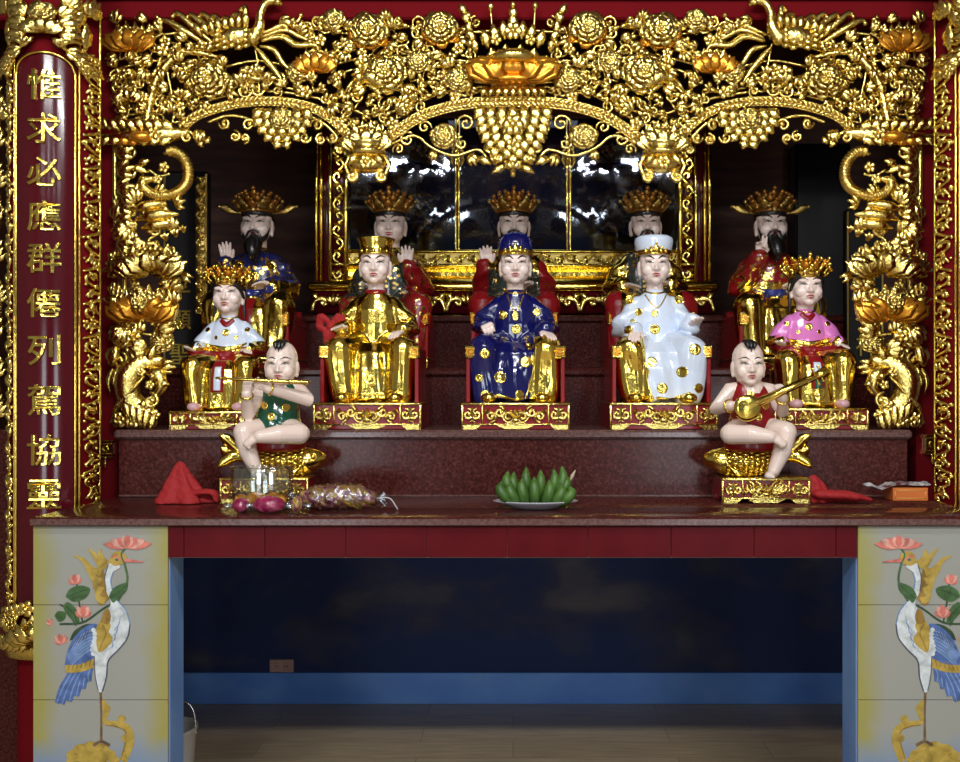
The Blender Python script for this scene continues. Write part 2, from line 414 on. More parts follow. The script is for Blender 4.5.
def crane():
    """painted crane with lotus, on the tile face; zoom coordinates -> metres about the pier middle"""
    q = MB(); names = ['m_white', 'm_blue', 'm_lblue', 'm_yel', 'm_dyel', 'm_pink', 'm_lpink', 'm_green', 'm_dgreen', 'm_brown', 'm_line']
    ix = {n[2:]: i for i, n in enumerate(names)}
    lay = [0]
    def T(x, y): return ((20+x/3.025-100.5)*KF, fz(510+y/3.025))
    def poly(pts, c, sm=True):
        lay[0] += 1; t = lay[0]*.000022+.0004
        if sm:
            pp = cr([(a, b, 0) for a, b in pts]+[(pts[0][0], pts[0][1], 0)], 4)[:-1]; pts = [(a[0], a[1]) for a in pp]
        q.prism([T(*a) for a in pts], -t, .0002, ix[c])
    def line(pts, w, c):
        p = cr([(a, b, 0) for a, b in pts], 6); N = len(p); ww = interp(w, N); L = []; Rr = []
        for i in range(N):
            d = p[min(i+1, N-1)]-p[max(i-1, 0)]; d /= np.linalg.norm(d)+1e-9
            L.append((p[i][0]-d[1]*ww[i], p[i][1]+d[0]*ww[i])); Rr.append((p[i][0]+d[1]*ww[i], p[i][1]-d[0]*ww[i]))
        poly(L+Rr[::-1], c, False)
    def petal(x, y, a, L, w, c):
        a = a*PI/180; dx, dy = math.cos(a), -math.sin(a)
        line([(x, y), (x+dx*L*.35, y+dy*L*.35), (x+dx*L*.7, y+dy*L*.7), (x+dx*L, y+dy*L)], [w*.35, w, w*.85, .3], c)
    # rock and branch at the foot
    for x, y, r in ((160, 742, 20), (185, 728, 26), (215, 722, 28), (245, 728, 27), (270, 742, 22), (200, 752, 30), (235, 754, 32), (285, 757, 16), (160, 760, 20)):
        poly([(x+r*math.cos(i*PI/4), y+r*.8*math.sin(i*PI/4)) for i in range(8)], 'yel'); line([(x-r*.8, y+r*.3), (x, y+r*.6), (x+r*.8, y+r*.2)], 2, 'dyel')
    line([(250, 575), (262, 605), (255, 640), (290, 645), (325, 660), (332, 700), (312, 760)], [6, 9, 6, 7, 10, 14, 12], 'yel')
    line([(258, 650), (290, 655), (318, 668), (320, 700), (305, 755)], [1.5, 2], 'dyel')
    for x, y in ((308, 632), (262, 600), (320, 690)): poly([(x+13*math.cos(i*PI/3), y+12*math.sin(i*PI/3)) for i in range(6)], 'yel')
    # leg
    line([(244, 540), (246, 620), (246, 702)], [4, 3, 4], 'brown'); line([(222, 712), (246, 700), (272, 712)], [5, 4, 5], 'brown')
    # stems and leaves behind
    line([(300, 272), (250, 300), (190, 340), (120, 345)], 3.2, 'dgreen'); line([(170, 350), (140, 300), (120, 285)], 2.4, 'dgreen'); line([(190, 340), (180, 285), (172, 225)], 2.4, 'dgreen')
    poly([(150, 395), (165, 365), (200, 345), (225, 350), (200, 380)], 'dgreen')
    poly([(138, 262), (150, 240), (180, 228), (212, 238), (200, 265), (165, 278)], 'green'); line([(145, 262), (172, 250), (205, 240)], 1.6, 'dgreen')
    poly([(105, 320), (115, 306), (138, 310), (136, 330), (118, 338)], 'green'); poly([(130, 292), (145, 278), (170, 300), (180, 340), (160, 335), (140, 312)], 'green'); line([(140, 290), (162, 312), (172, 335)], 1.6, 'dgreen')
    for x, y, s_, tl in ((168, 222, 30, 8), (192, 322, 36, 0), (128, 402, 30, 20), (95, 342, 16, 60)):
        for a in (150, 30, 120, 60, 90): petal(x, y, a+tl, s_*(1.0 if a in (120, 60, 90) else .8), s_*.26, 'pink' if a in (150, 30, 90) else 'lpink')
    # mane
    line([(240, 285), (262, 250), (245, 205), (240, 175)], [8, 16, 15, 10], 'dyel')
    for pts in ([(252, 180), (235, 150), (222, 132), (205, 114)], [(245, 190), (215, 178), (190, 150), (163, 138)], [(245, 215), (225, 205), (205, 178), (198, 180)], [(250, 245), (232, 235), (225, 215), (215, 212)], [(258, 275), (240, 268), (232, 250), (226, 248)], [(268, 165), (250, 150), (243, 130), (246, 118)]):
        line(pts, [11, 9, 6, 1], 'yel')
    # tail and wing feathers
    for i, (a, b) in enumerate((((160, 485), (112, 583)), ((172, 488), (128, 586)), ((185, 488), (150, 578)), ((198, 485), (172, 562)), ((208, 480), (192, 540)), ((214, 478), (210, 518)))):
        m_ = ((a[0]+b[0])/2-5, (a[1]+b[1])/2+2)
        line([a, m_, b], [8, 11, 7], 'blue'); line([a, m_, b], [1.6, 2.4, 1], 'lblue')
    poly([(136, 470), (145, 425), (165, 385), (200, 352), (232, 345), (248, 380), (240, 430), (228, 462), (185, 478)], 'blue')
    for i in range(7):
        u = i/6; line([(222-8*u+6, 362+9*i), (190-u*8, 378+11*i), (142+u*14, 440+5*i)], [2.4, 2.8, 1], 'lblue')
    for i in range(7): line([(228-9*i, 350+6*i), (226-12*i, 366+9*i)], 1.2, 'line')
    poly([(138, 468), (185, 466), (232, 446), (232, 470), (190, 488), (142, 490)], 'yel')
    for i in range(7): line([(146+13*i, 486-3*i), (150+13*i, 470-3.4*i)], 1.8, 'dyel')
    # body
    poly([(290, 152), (268, 165), (258, 205), (262, 245), (276, 280), (262, 310), (240, 345), (226, 385), (226, 440), (229, 500), (238, 545), (250, 547), (262, 505), (268, 455), (300, 420), (326, 385), (333, 345), (322, 306), (302, 280), (284, 250), (275, 215), (282, 188), (304, 172)], 'white')
    line([(333, 345), (322, 306), (302, 280), (284, 250), (275, 215), (282, 188)], 1.3, 'lblue'); line([(333, 345), (326, 385), (300, 420), (268, 455), (262, 505), (250, 547)], 1.6, 'line')
    line([(262, 245), (258, 205), (268, 165)], 1.3, 'line'); line([(226, 440), (229, 500), (238, 545)], 1.3, 'line')
    for i in range(4): line([(305-8*i, 320+26*i), (300-6*i, 345+22*i), (285-4*i, 365+18*i)], [.6, 1.8, .6], 'lblue')
    # gold breast and pearl collar
    poly([(232, 352), (258, 322), (276, 348), (270, 368), (282, 388), (268, 412), (240, 430), (232, 400)], 'yel'); line([(250, 345), (262, 372), (250, 400), (242, 424)], 2.2, 'dyel')
    poly([(245, 340), (255, 305), (270, 300), (276, 325), (268, 345)], 'dyel')
    for i in range(7): x, y = 224+4*math.sin(i), 362+12*i; poly([(x+7*math.cos(j*PI/3), y+7*math.sin(j*PI/3)) for j in range(6)], 'white')
    # head, beak, stem with the lotus above
    poly([(272, 158), (278, 135), (296, 124), (316, 132), (324, 150), (308, 164), (288, 168)], 'yel'); line([(276, 142), (292, 138), (308, 150)], 2.4, 'pink'); poly([(288, 150), (294, 146), (300, 150), (294, 154)], 'line')
    line([(316, 152), (345, 154), (375, 157)], [5, 3.4, .6], 'pink')
    line([(320, 112), (308, 135), (318, 165), (326, 205), (318, 240), (296, 275)], 2.6, 'green')
    poly([(270, 262), (280, 240), (300, 226), (326, 220), (322, 245), (302, 262), (284, 280)], 'green'); line([(274, 268), (300, 248), (322, 226)], 1.5, 'dgreen')
    for a, L, w in ((172, 74, 11), (8, 74, 11), (158, 58, 12), (22, 58, 12), (140, 42, 11), (40, 42, 11), (115, 36, 10), (65, 36, 10), (90, 38, 10)):
        petal(326, 112, a, L, w, 'pink' if a in (172, 8, 140, 40, 90) else 'lpink')
    return q, names

crane_mb, crane_mats = crane()
for sx in (-1, 1):
    pm = fx(100.5) if sx < 0 else -fx(100.5)
    e = bpy.data.objects.new('tile_pier', None); COL.objects.link(e); e.parent = altar; e.location = (pm, 0, 0)
    hw = 67.5*KF
    q = MB(); q.box((-hw, .006, 0), (hw, .113, lo-.001), 1, .001)
    for a, b in ((526, 605), (605, 700), (700, 795), (795, 897)):
        q.box((-hw+.0004, 0, max(.002, fz(b)+.0006)), (hw-.0004, .008, fz(a)-.0006), 0, .0008)
    # the inner and outer blue faces
    s_ = 1 if sx < 0 else -1
    q.box((s_*(hw-.0005), .0095, .002), (s_*(hw+.002), .112, fz(559)), 2, .0005)
    me = sharp(q.build('pier', ['tile', 'grout', 'skypier'], altar)); me.location = (pm, 0, 0)
    bpy.data.objects.remove(e)
    c = crane_mb.build('crane_mural', crane_mats, me, mirror=(sx > 0), flat=True)
    c['label'] = 'painted crane holding a lotus'

# marble steps behind the table
steps = thing('altar_steps', (0, 2.967, ZT), 'tiered dark maroon granite steps rising behind the altar table', 'altar steps')
Z1 = ZC-(430-HY)*2.967/F; Z2 = ZC-(368-HY)*3.40/F; Z3 = ZC-(315-HY)*3.78/F
def sslab(name, a, b, m, ch=0.): return slab(name, (a[0], a[1]-2.967, a[2]-ZT), (b[0], b[1]-2.967, b[2]-ZT), m, ch, steps)
for y0, y1, z0, z1, hw in ((2.967, 3.41, ZT+.0005, Z1, 1.187), (3.40, 3.79, ZT+.0005, Z2, 1.30), (3.78, 4.45, ZT+.0005, Z3, 1.30)):
    sslab('step', (-hw+.012, y0+.012, z0), (hw-.012, y1, z1-.028), 'marble', .001)
    sslab('step_nosing', (-hw, y0, z1-.028), (hw, y1-.002, z1), 'lip_stone' if y0 < 3 else 'marble', .007)
q = MB(); q.box((-1.172, 2.972-2.967, .001), (1.172, .0125, .006)); sharp(q.build('step_joint', 'lip_stone', steps))

# ------------------------------------------------------------------ glazed shrine at the back
YS = 3.84; KS = YS/F
shrine = thing('glazed_shrine', (0, YS, Z3+.0008), 'gilded shrine case with three dark glass panes behind the statues', 'shrine')
def sx_(px): return (px-CX)*KS
def sz_(py): return ZC-(py-HY)*KS-Z3
def fret(q, x0, x1, z0, z1, d, n, horiz, m=0, seed=3):
    """pierced gilt strip: a running scroll with leaves between two fillets"""
    w = (z1-z0) if horiz else (x1-x0); L = (x1-x0) if horiz else (z1-z0)
    def U(a, b): return (x0+a, -d, z0+b) if horiz else (x0+b, -d, z0+a)
    for i in range(n):
        a0 = L*(i+.5)/n; h = L/n*.5; s = 1 if i % 2 else -1
        pts = [U(a0-h, w*.5), U(a0-h*.55, w*(.5+s*.36)), U(a0, w*(.5+s*.40)), U(a0+h*.5, w*(.5+s*.15)), U(a0+h*.15, w*(.5-s*.12)), U(a0-h*.25, w*(.5+s*.05))]
        q.tube(cr(pts, 4), [w*.12, w*.13, w*.11, w*.12], 6, m)
        q.ell(U(a0-h*.15, w*.5), (w*.12,)*3, 6, 5, m)
        for t in (-1, 1):
            q.blade([U(a0+h*.45, w*.5), U(a0+h*.7, w*(.5+t*.24)), U(a0+h*.95, w*(.5+t*.42))], [w*.05, w*.17, w*.03], w*.14, m=m)
def frame_box(q, x0, x1, z0, z1, y0, y1, m=0): q.box((x0, y0, z0), (x1, y1, z1), m, .003)
fr = MB()
for s in (-1, 1):
    def X(px): return -s*(px-CX)*KS
    def bx(a, b, z0, z1, y0, y1, m=0): fr.box((X(a), y0, z0), (X(b), y1, z1), m, .003)
    top = sz_(118)
    bx(315.5, 318.5, sz_(282), top, -.02, .05); bx(321, 323.5, sz_(282), top, -.02, .05)
    bx(330, 333, sz_(282), top, -.035, .05); bx(345, 349, sz_(282), top, -.035, .05)
    bx(318.5, 321, sz_(282), top, .0, .05, 1); bx(323.5, 330, sz_(282), top, .0, .05, 1); bx(333, 345, sz_(265), top, -.005, .05, 1)
    bx(333, 345, sz_(283), sz_(280), -.035, .05); bx(333, 345, sz_(267), sz_(264), -.035, .05); bx(333, 345, sz_(280), sz_(267), -.01, .05, 1)
    a, b = sorted((X(333.5), X(344.5)))
    fret(fr, a, b, sz_(263), top, .012, 11, False)
    fret(fr, a, b, sz_(279.5), sz_(267.5), .014, 1, True)
fr.box((sx_(310), -.045, sz_(292)), (-sx_(310), .05, sz_(283)), 0, .006)
fr.box((sx_(349), -.02, sz_(254)), (-sx_(349), .05, sz_(250.5)), 0, .003)
fr.box((sx_(349), -.035, sz_(268)), (-sx_(349), .05, sz_(265)), 0, .003)
fr.box((sx_(349), -.002, sz_(265)), (-sx_(349), .05, sz_(254)), 2)
prof = [(-.03, 268), (-.038, 270), (-.024, 273), (-.022, 277), (-.042, 281), (-.05, 284)]
fr.loft([[(x, y, sz_(z)) for y, z in prof]+[(x, .05, sz_(284)), (x, .05, sz_(268))] for x in (sx_(349), -sx_(349))][::-1], 0)
fret(fr, sx_(350), -sx_(350), sz_(264.5), sz_(254.5), .016, 26, True)
sharp(fr.build('case_frame', ['golds', 'maroon', 'goldd'], shrine), 40)
ap = MB(); ap.box((sx_(313), -.03, sz_(314)), (-sx_(313), .05, sz_(292)), 1)
for i in range(9):
    x0 = sx_(313+44.4*i); x1 = sx_(313+44.4*(i+1)); xm = (x0+x1)/2; w = x1-x0
    for s in (-1, 1):
        ap.tube(cr([(xm+s*w*.48, -.037, sz_(311)), (xm+s*w*.40, -.037, sz_(302)), (xm+s*w*.22, -.037, sz_(300)), (xm+s*w*.14, -.037, sz_(304)), (xm+s*w*.22, -.037, sz_(306)), (xm+s*w*.26, -.037, sz_(303.5))], 5), [.012, .014, .010, .010], 7, 0)
        ap.blade([(xm+s*w*.30, -.036, sz_(303)), (xm+s*w*.42, -.04, sz_(297)), (xm+s*w*.50, -.036, sz_(294))], [.006, .018, .003], .012)
    for a in (-70, -35, 0, 35, 70): ap.blade([(xm, -.036, sz_(307)), (xm+w*.13*math.sin(a*PI/180), -.045, sz_(300)), (xm+w*.2*math.sin(a*PI/180), -.038, sz_(300)+.022*math.cos(a*PI/180))], [.006, .015, .002], .012)
ap.build('carved_apron', ['gold', 'maroon'], shrine)
for px in (457.5, 568.5):
    q = MB(); q.box((sx_(px)-.0085, -.012, sz_(253)), (sx_(px)-.0035, .02, sz_(118)), 0, .001); q.box((sx_(px)+.0035, -.012, sz_(253)), (sx_(px)+.0085, .02, sz_(118)), 0, .001); q.box((sx_(px)-.0035, -.004, sz_(253)), (sx_(px)+.0035, .02, sz_(118)), 1)
    mu = sharp(q.build('mullion', ['golds', 'maroon'], shrine)); q = MB(); z0 = sz_(146)
    for s in (-1, 1):
        for j in range(4): q.blade([(sx_(px)+s*(.002+j*.004), -.016, z0-j*.012), (sx_(px)+s*(.018+j*.002), -.026, z0-.012-j*.016), (sx_(px)+s*.012, -.018, z0-.036-j*.018)], [.004, .008, .001], .006)
    q.tube([(sx_(px), -.018, z0+.01), (sx_(px), -.02, z0-.075)], [.006, .002], 7); q.build('leaf_bracket', 'gold', mu)
for a, b in ((349, 456), (459.5, 567), (570.5, 677)):
    slab('glass_pane', (sx_(a), .008, sz_(251)), (sx_(b), .014, sz_(118)), 'glass', 0, shrine)
cs = MB(); cs.box((sx_(349), .05, sz_(292)), (-sx_(349), .5, sz_(280))); cs.box((sx_(312), .05, sz_(292)), (sx_(349), .5, sz_(118))); cs.box((-sx_(349), .05, sz_(292)), (-sx_(312), .5, sz_(118))); cs.box((sx_(312), .5, sz_(292)), (-sx_(312), .52, sz_(118))); cs.box((sx_(312), -.02, sz_(118)), (-sx_(312), .52, sz_(108)))
sharp(cs.build('case_body', M['darkw'], shrine)); slab('haze_panel', (sx_(348), .485, sz_(279)), (-sx_(348), .4995, sz_(119)), 'haze_panel', 0, shrine)  # back panel coloured to imitate haze reflected in the glass

# black lacquer panels with gilt writing beside the shrine, and the dark cupboard at the right
def plaque(px0, px1, py0, py1, Y, chars, label, strip=None):
    k = Y/F; w = (px1-px0)*k; h = (py1-py0)*k
    t = thing('inscribed_board', Vector(((px0+px1)/2*k-CX*k, Y, Z2+.0006)), label, 'inscribed board', 'black boards with gilt writing')
    q = MB(); q.box((-w/2, 0, 0), (w/2, .04, h), 0, .006); sharp(q.build('panel', 'black', t))
    for ch, px, py, s in chars:
        q = MB(); v, f = glyph(ch, s*k, .008); v = v.copy(); v[:, 0] += (px-(px0+px1)/2)*k; v[:, 2] += (py1-py)*k
        q.add(v, f); sharp(q.build('character', 'golds', t))
    q = MB()
    for x in (-w/2+.006, w/2-.006): q.box((x-.003, -.004, .01), (x+.003, .002, h-.01), 0, .001)
    sharp(q.build('gilt_fillet', 'goldd', t))
    if strip:
        q = MB(); a, b = ((c-(px0+px1)/2)*k for c in strip); fret(q, a, b, .2, h-.02, .004, 20, False); q.box((a, -.003, .2), (b, .002, h-.02), 1); q.build('carved_border', ['gold', 'goldd'], t)
    return t
def pedestal_post(px0, px1, Y, z1, label):
    k = Y/F; t = thing('lacquered_post', P((px0+px1)/2, 430, Y)*1, label, 'post'); t.location.z = 0
    q = MB(); w = (px1-px0)*k; q.box((-w/2, 0, 0), (w/2, .05, z1), 0, .008); sharp(q.build('shaft', 'maroon', t)); return t
# ------------------------------------------------------------------ gilt ornament kit (works in photo pixels about the centre line; depth d comes forward)
def V3(x, y, d=0.): return np.array((x-CX, -d, 430-y), float)
def vv(pts): return [V3(*p) for p in pts]
def leaf(q, x, y, ang, L, W, d=4, lobed=True, bend=0., m=0, th=1.6):
    a = ang*PI/180; N = 9; pts = []; ws = []
    for i in range(N):
        t = i/(N-1); b = a+bend*t*PI/180
        pts.append(V3(x+L*t*math.cos(b), y-L*t*math.sin(b), d+2.4*math.sin(PI*t)+1.5*t))
        w = W*math.sin(PI*min(1, t*.93+.07))**.8
        if lobed: w *= 1+.28*math.cos(2*PI*3.5*t)
        ws.append(w)
    ws[-1] = .15
    q.blade(pts, ws, th, m=m)
def spray(q, x, y, ang, L, n=3, spread=38, d=4, m=0):
    for i in range(n):
        u = (i-(n-1)/2)
        leaf(q, x, y, ang+u*spread, L*(1-.12*abs(u)), L*.24, d+1.2*(n-abs(u)), True, -u*14, m)
def scroll(q, x, y, r, a0, turns, dr=1, rad=1.5, d=4, m=0, ball=1.5):
    N = int(14*turns)+4; pts = []
    for i in range(N):
        t = i/(N-1); rr = r*(1-.78*t); a = a0*PI/180+dr*turns*2*PI*t
        pts.append(V3(x+rr*math.cos(a), y-rr*math.sin(a), d+1.5*math.sin(PI*t)))
    q.tube(pts, [rad*.7, rad, rad*.85, rad*.7], 6, m); e = pts[-1]; q.ell(e, rad*ball, 7, 5, m)
def vine(q, pts, rad=1.6, d=3, m=0): q.tube(cr([V3(a, b, d+(c[0] if c else 0)) for a, b, *c in pts], 5), rad, 7, m)
def bud(q, x, y, r, d=5, m=0, ang=90):
    q.ell(V3(x, y, d+r*.5), (r*.75, r*.75, r), 8, 6, m)
    for u in (-40, 0, 40): leaf(q, x-r*.5*math.cos(ang*PI/180), y+r*.5*math.sin(ang*PI/180), ang+u, r*1.9, r*.5, d+r*.9, False, 0, m, .8)
def blossom(q, x, y, r, d=6, n=5, m=0, rot=0):
    for i in range(n):
        a = rot+2*PI*i/n; q.ell(V3(x+r*.58*math.cos(a), y-r*.58*math.sin(a), d+1), (r*.46, r*.22, r*.46), 7, 5, m)
    q.ell(V3(x, y, d+2.5), (r*.30,)*3, 7, 5, m)
def peony(q, x, y, r, d=8, m=0, seed=1, m2=None):
    rr = random.Random(seed)
    for lay, (n, r0, r1, dd, wf) in enumerate(((9, .40, 1.02, 0, .36), (8, .26, .84, r*.18, .34), (7, .14, .62, r*.34, .30), (5, .04, .40, r*.46, .24))):
        for i in range(n):
            a = 2*PI*(i+.5*lay)/n+rr.uniform(-.12, .12); k = rr.uniform(.9, 1.06)
            pts = [V3(x+r*q_*math.cos(a), y-r*q_*math.sin(a)*.9, d+dd+h) for q_, h in ((r0, 0), (r0+(r1-r0)*.35, r*.10), (r0+(r1-r0)*.7, r*.17), (r1*k, r*.10))]
            q.blade(pts, [r*wf*.5, r*wf*.9, r*wf, r*wf*.45], r*.08, m=(m2 if m2 is not None and lay == 0 and math.sin(a) < -.2 else m), cup=.35, ridge=.2)
    for i in range(6):
        a = i*PI/3; q.ell(V3(x+r*.13*math.cos(a), y-r*.13*math.sin(a), d+r*.60), r*.10, 6, 5, m)
    q.ell(V3(x, y, d+r*.64), r*.11, 6, 5, m)
def lotus(q, x, y, w, h, d=6, m=0, m2=None, seeds=True):
    """open lotus seen from the front: x,y is the middle of its base"""
    m2 = m if m2 is None else m2
    for a in (-52, -30, -10, 10, 30, 52):
        s = math.sin(a*PI/180); c = math.cos(a*PI/180)
        q.blade(vv([(x+s*w*.10, y, d), (x+s*w*.38, y-h*.35*c, d+1), (x+s*w*.52, y-h*.72*c, d+2), (x+s*w*.55, y-h*1.05*c, d+3)]), [w*.05, w*.12, w*.11, .2], 2, m=m, cup=.25)
    for a, L in ((-88, .62), (88, .62), (-62, .60), (62, .60), (-34, .55), (34, .55), (0, .52)):
        s = math.sin(a*PI/180); c = math.cos(a*PI/180)
        q.blade(vv([(x+s*w*.06, y+h*.08, d+3), (x+s*w*.34, y+h*.02-h*.18*c, d+h*.20+4), (x+s*w*.50, y-h*.10-h*.36*c, d+h*.22+4), (x+s*w*L, y-h*.30-h*.42*c, d+h*.12+4)]), [w*.06, w*.145, w*.12, .2], 2.4, m=m2, cup=.30)
    if seeds:
        for i in range(-2, 3): q.ell(V3(x+i*w*.085, y-h*.72, d+5), w*.045, 6, 5, m)
def rope(q, pts, w=4.2, d=6, m=0, step=4.5):
    """twisted double band with fillets along an arc"""
    p = cr([V3(a, b, d) for a, b in pts], 14)
    L = np.cumsum([0]+[np.linalg.norm(p[i+1]-p[i]) for i in range(len(p)-1)]); n = int(L[-1]/step)
    P_ = np.array(p); ev = np.linspace(0, L[-1], n); Q = np.stack([np.interp(ev, L, P_[:, i]) for i in range(3)], 1)
    for off, rad in ((-w, .9), (w, .9), (0, .6)):
        pts2 = []
        for i in range(len(p)):
            t = p[min(i+1, len(p)-1)]-p[max(i-1, 0)]; t /= np.linalg.norm(t); nn = np.array((-t[2], 0, t[0])); pts2.append(p[i]+nn*off)
        q.tube(pts2, rad, 6, m)
    for i in range(n):
        t = Q[min(i+1, n-1)]-Q[max(i-1, 0)]; t /= np.linalg.norm(t); nn = np.array((-t[2], 0, t[0]))
        for s in (-1, 1):
            c = Q[i]+nn*s*w*.5+np.array((0, -1., 0)); u = t*.75+nn*s*.66; u /= np.linalg.norm(u)
            q.tube([c-u*1.5, c+u*1.5], 1.75, 7)
    q.tube([a+np.array((0, 5, 0)) for a in p], w*.9, 6, m, flat=.3, nrm=(0, -1, 0))

# ------------------------------------------------------------------ the pierced gilt screen
KC = 3.05/F
screen = thing('carved_screen', (0, 3.05, Z1+.0008), 'gilded openwork screen of lotuses, phoenixes and vines arching above the statues', 'carved screen')
def part(name, fn, both=True, mats=('gold', 'orange'), flip=False):
    q = MB(); fn(q)
    q.v = [(a, b, max(c, .05)) for a, b, c in q.v]
    o = [q.build(name, list(mats), screen, KC)]
    if both: q.v = [(a*1.022, b, c) for a, b, c in q.v]; o.append(q.build(name, list(mats), screen, KC, mirror=True))
    return o
occ = []
def mark(x, y, r): occ.append((x, y, r))

# arches
A_SIDE = [(184, 131), (195, 121), (207, 115), (233, 107.5), (259, 104.5), (285, 105), (311, 110), (329, 119), (345, 133), (356, 147)]
A_MID = [(379, 150), (396, 136), (421, 120), (448, 111), (475, 106.5), (513, 105), (551, 106.5), (578, 111), (605, 120), (630, 136), (647, 150)]
part('arch_band', lambda q: rope(q, A_SIDE))
part('arch_band', lambda q: rope(q, A_MID, 4.8, 8), False)
# hanging ornament under the middle arch
def pend(q):
    for y, n, w, L in ((114, 7, 31, 17), (122, 7, 29, 16), (130, 6, 27, 16), (138, 6, 24, 16), (146, 5, 20, 15), (154, 4, 15, 14), (161, 3, 10, 13), (167, 2, 5, 11)):
        for i in range(n):
            u = (i-(n-1)/2)/max(1, (n-1)/2); leaf(q, 513+u*w*.9, y-4, -90+u*38, L, 5.6, 8+3*(1-abs(u)), True)
    for s in (-1, 1):
        scroll(q, 513+s*24, 150, 8, 90, 1.2, s, 1.6, 7); scroll(q, 513+s*31, 132, 9, -90, 1.2, -s, 1.7, 6)
        leaf(q, 513+s*6, 168, -90+s*60, 18, 4, 8); bud(q, 513+s*18, 165, 4, 8)
    blossom(q, 513, 130, 11, 14, 6); bud(q, 513, 172, 5, 10); q.ell(V3(513, 177, 10), (3, 3, 4)); blossom(q, 513, 150, 8, 13, 5)
part('arch_pendant', pend, False)
def cl(q):
    peony(q, 444, 140, 14, 6, 0, 5); scroll(q, 466, 126, 9, 180, 1.3, -1, 1.6); scroll(q, 425, 130, 7, 0, 1.2, 1, 1.5); scroll(q, 462, 146, 7, 90, 1.2, 1, 1.5)
    scroll(q, 408, 142, 8, 60, 1.2, 1, 1.5); scroll(q, 399, 152, 6, 200, 1.2, -1, 1.4); spray(q, 436, 154, -110, 12, 3, 30, 6); spray(q, 470, 158, -60, 14, 3, 34, 6)
    vine(q, [(392, 146), (415, 138), (432, 150), (455, 158), (478, 152), (490, 164)], 1.6, 4); leaf(q, 480, 140, -20, 13, 4, 6); leaf(q, 478, 160, -30, 16, 4.5, 7)
part('hanging_flower', cl)
def fl(q):
    for y, w, n, L in ((114, 19, 6, 15), (122, 18, 6, 15), (130, 14, 5, 14), (138, 9, 4, 13), (145, 5, 2, 11)):
        for i in range(n):
            u = (i-(n-1)/2)/max(1, (n-1)/2); leaf(q, 284+u*w, y-2, -90+u*45, L, 5.5, 7+2*(1-abs(u)))
    peony(q, 284, 124, 13, 10, 0, 8)
    for x, y, r, a, dr in ((250, 128, 7, 0, 1), (236, 139, 6, 90, -1), (226, 126, 6, 180, 1), (246, 141, 5, 270, 1), (318, 128, 7, 180, -1), (322, 142, 6, 90, 1), (306, 140, 6, 0, -1), (334, 140, 6, 180, 1), (340, 152, 5, 90, -1)):
        scroll(q, x, y, r, a, 1.15, dr, 1.9, 4)
    vine(q, [(210, 124), (228, 118), (246, 120), (262, 126), (272, 122)], 1.8); vine(q, [(296, 122), (310, 119), (326, 127), (338, 140), (346, 156)], 1.8)
    spray(q, 204, 134, -100, 14, 4, 30, 6); leaf(q, 200, 142, -60, 10, 4, 6); leaf(q, 212, 140, -120, 9, 4, 6)
part('hanging_flower', fl)
# lotus bracket where the arches meet
def brk(q):
    lotus(q, 369, 152, 44, 26, 12, 0, 0)
    q.lathe([(16, 262), (19, 265), (19, 268), (15, 270), (15, 274), (18, 276)], (369-CX, -12, 6), 20)
    q.ell(V3(369, 169, 14), (19, 11, 9), 14, 8); blossom(q, 369, 169, 7, 24, 6)
    for s in (-1, 1):
        scroll(q, 369+s*15, 181, 6.5, 90, 1.1, s, 2.6, 14); q.tube(vv([(369+s*17, 160, 12), (369+s*22, 170, 13), (369+s*17, 181, 13)]), 2.2, 7); leaf(q, 369+s*8, 160, -90+s*40, 14, 4, 20)
part('lotus_bracket', brk)
# big lotus throne at the top centre
def throne(q):
    lotus(q, 513, 82, 78, 30, 14, 0, 1)
    q.ell(V3(513, 86, 14), (26, 12, 5), 14, 6, 1)
    for i in range(-4, 5): leaf(q, 513+i*6.5, 92, -90+i*7, 11, 3.6, 14, False)
    q.lathe([(22, 338), (26, 342), (24, 346), (18, 350)], (0, -14, 20), 24)
    for i, (x, y) in enumerate(((489, 38), (497, 33), (505, 30), (513, 27), (521, 30), (529, 33), (537, 38))): leaf(q, x, y+16, 90-(x-513)*.8, 26 if i == 3 else 19, 5, 14)
    for x, y in ((491, 13), (535, 12)): q.tube(vv([(x+(2 if x < 513 else -2), 40, 12), (x, 16, 13)]), .7, 5); q.ell(V3(x, y, 13), 3.6)
    q.ell(V3(513, 20, 15), (5, 4, 6)); q.ell(V3(513, 12, 15), 3.2); blossom(q, 513, 40, 9, 22, 6); blossom(q, 496, 48, 6, 20); blossom(q, 530, 48, 6, 20)
    for s in (-1, 1):
        for j in range(5): leaf(q, 513+s*(36+j*2.4), 58-j*9, 90-s*(12+j*5), 14, 4, 12)
        for j in range(4): q.ell(V3(513+s*(44-j*.5), 22+j*9, 14), (3.2, 3, 4))
part('lotus_throne', throne, False); mark(513, 50, 50)
# peonies and lotuses (left half, mirrored)
for i, (x, y, r) in enumerate(((370, 36, 21), (441, 34, 20), (386, 78, 23), (211, 84, 21), (419, 66, 13), (335, 24, 12), (300, 76, 13), (459, 84, 14))):
    def pe(q, x=x, y=y, r=r, i=i): peony(q, x, y, r, 7, 0, i+3, 1 if i in (0, 1) else None); spray(q, x-r*.8, y+r*.5, 215, r*.7, 2, 40, 5); spray(q, x+r*.8, y+r*.5, -35, r*.7, 2, 40, 5)
    part('peony', pe); mark(x, y, r*1.05)
for x, y, w, h, o in ((134, 52, 44, 26, 1), (318, 74, 36, 24, 1), (131, 104, 26, 16, 0)):
    part('lotus', lambda q, x=x, y=y, w=w, h=h, o=o: lotus(q, x, y, w, h, 6, 0, o)); mark(x, y-h*.5, w*.5)
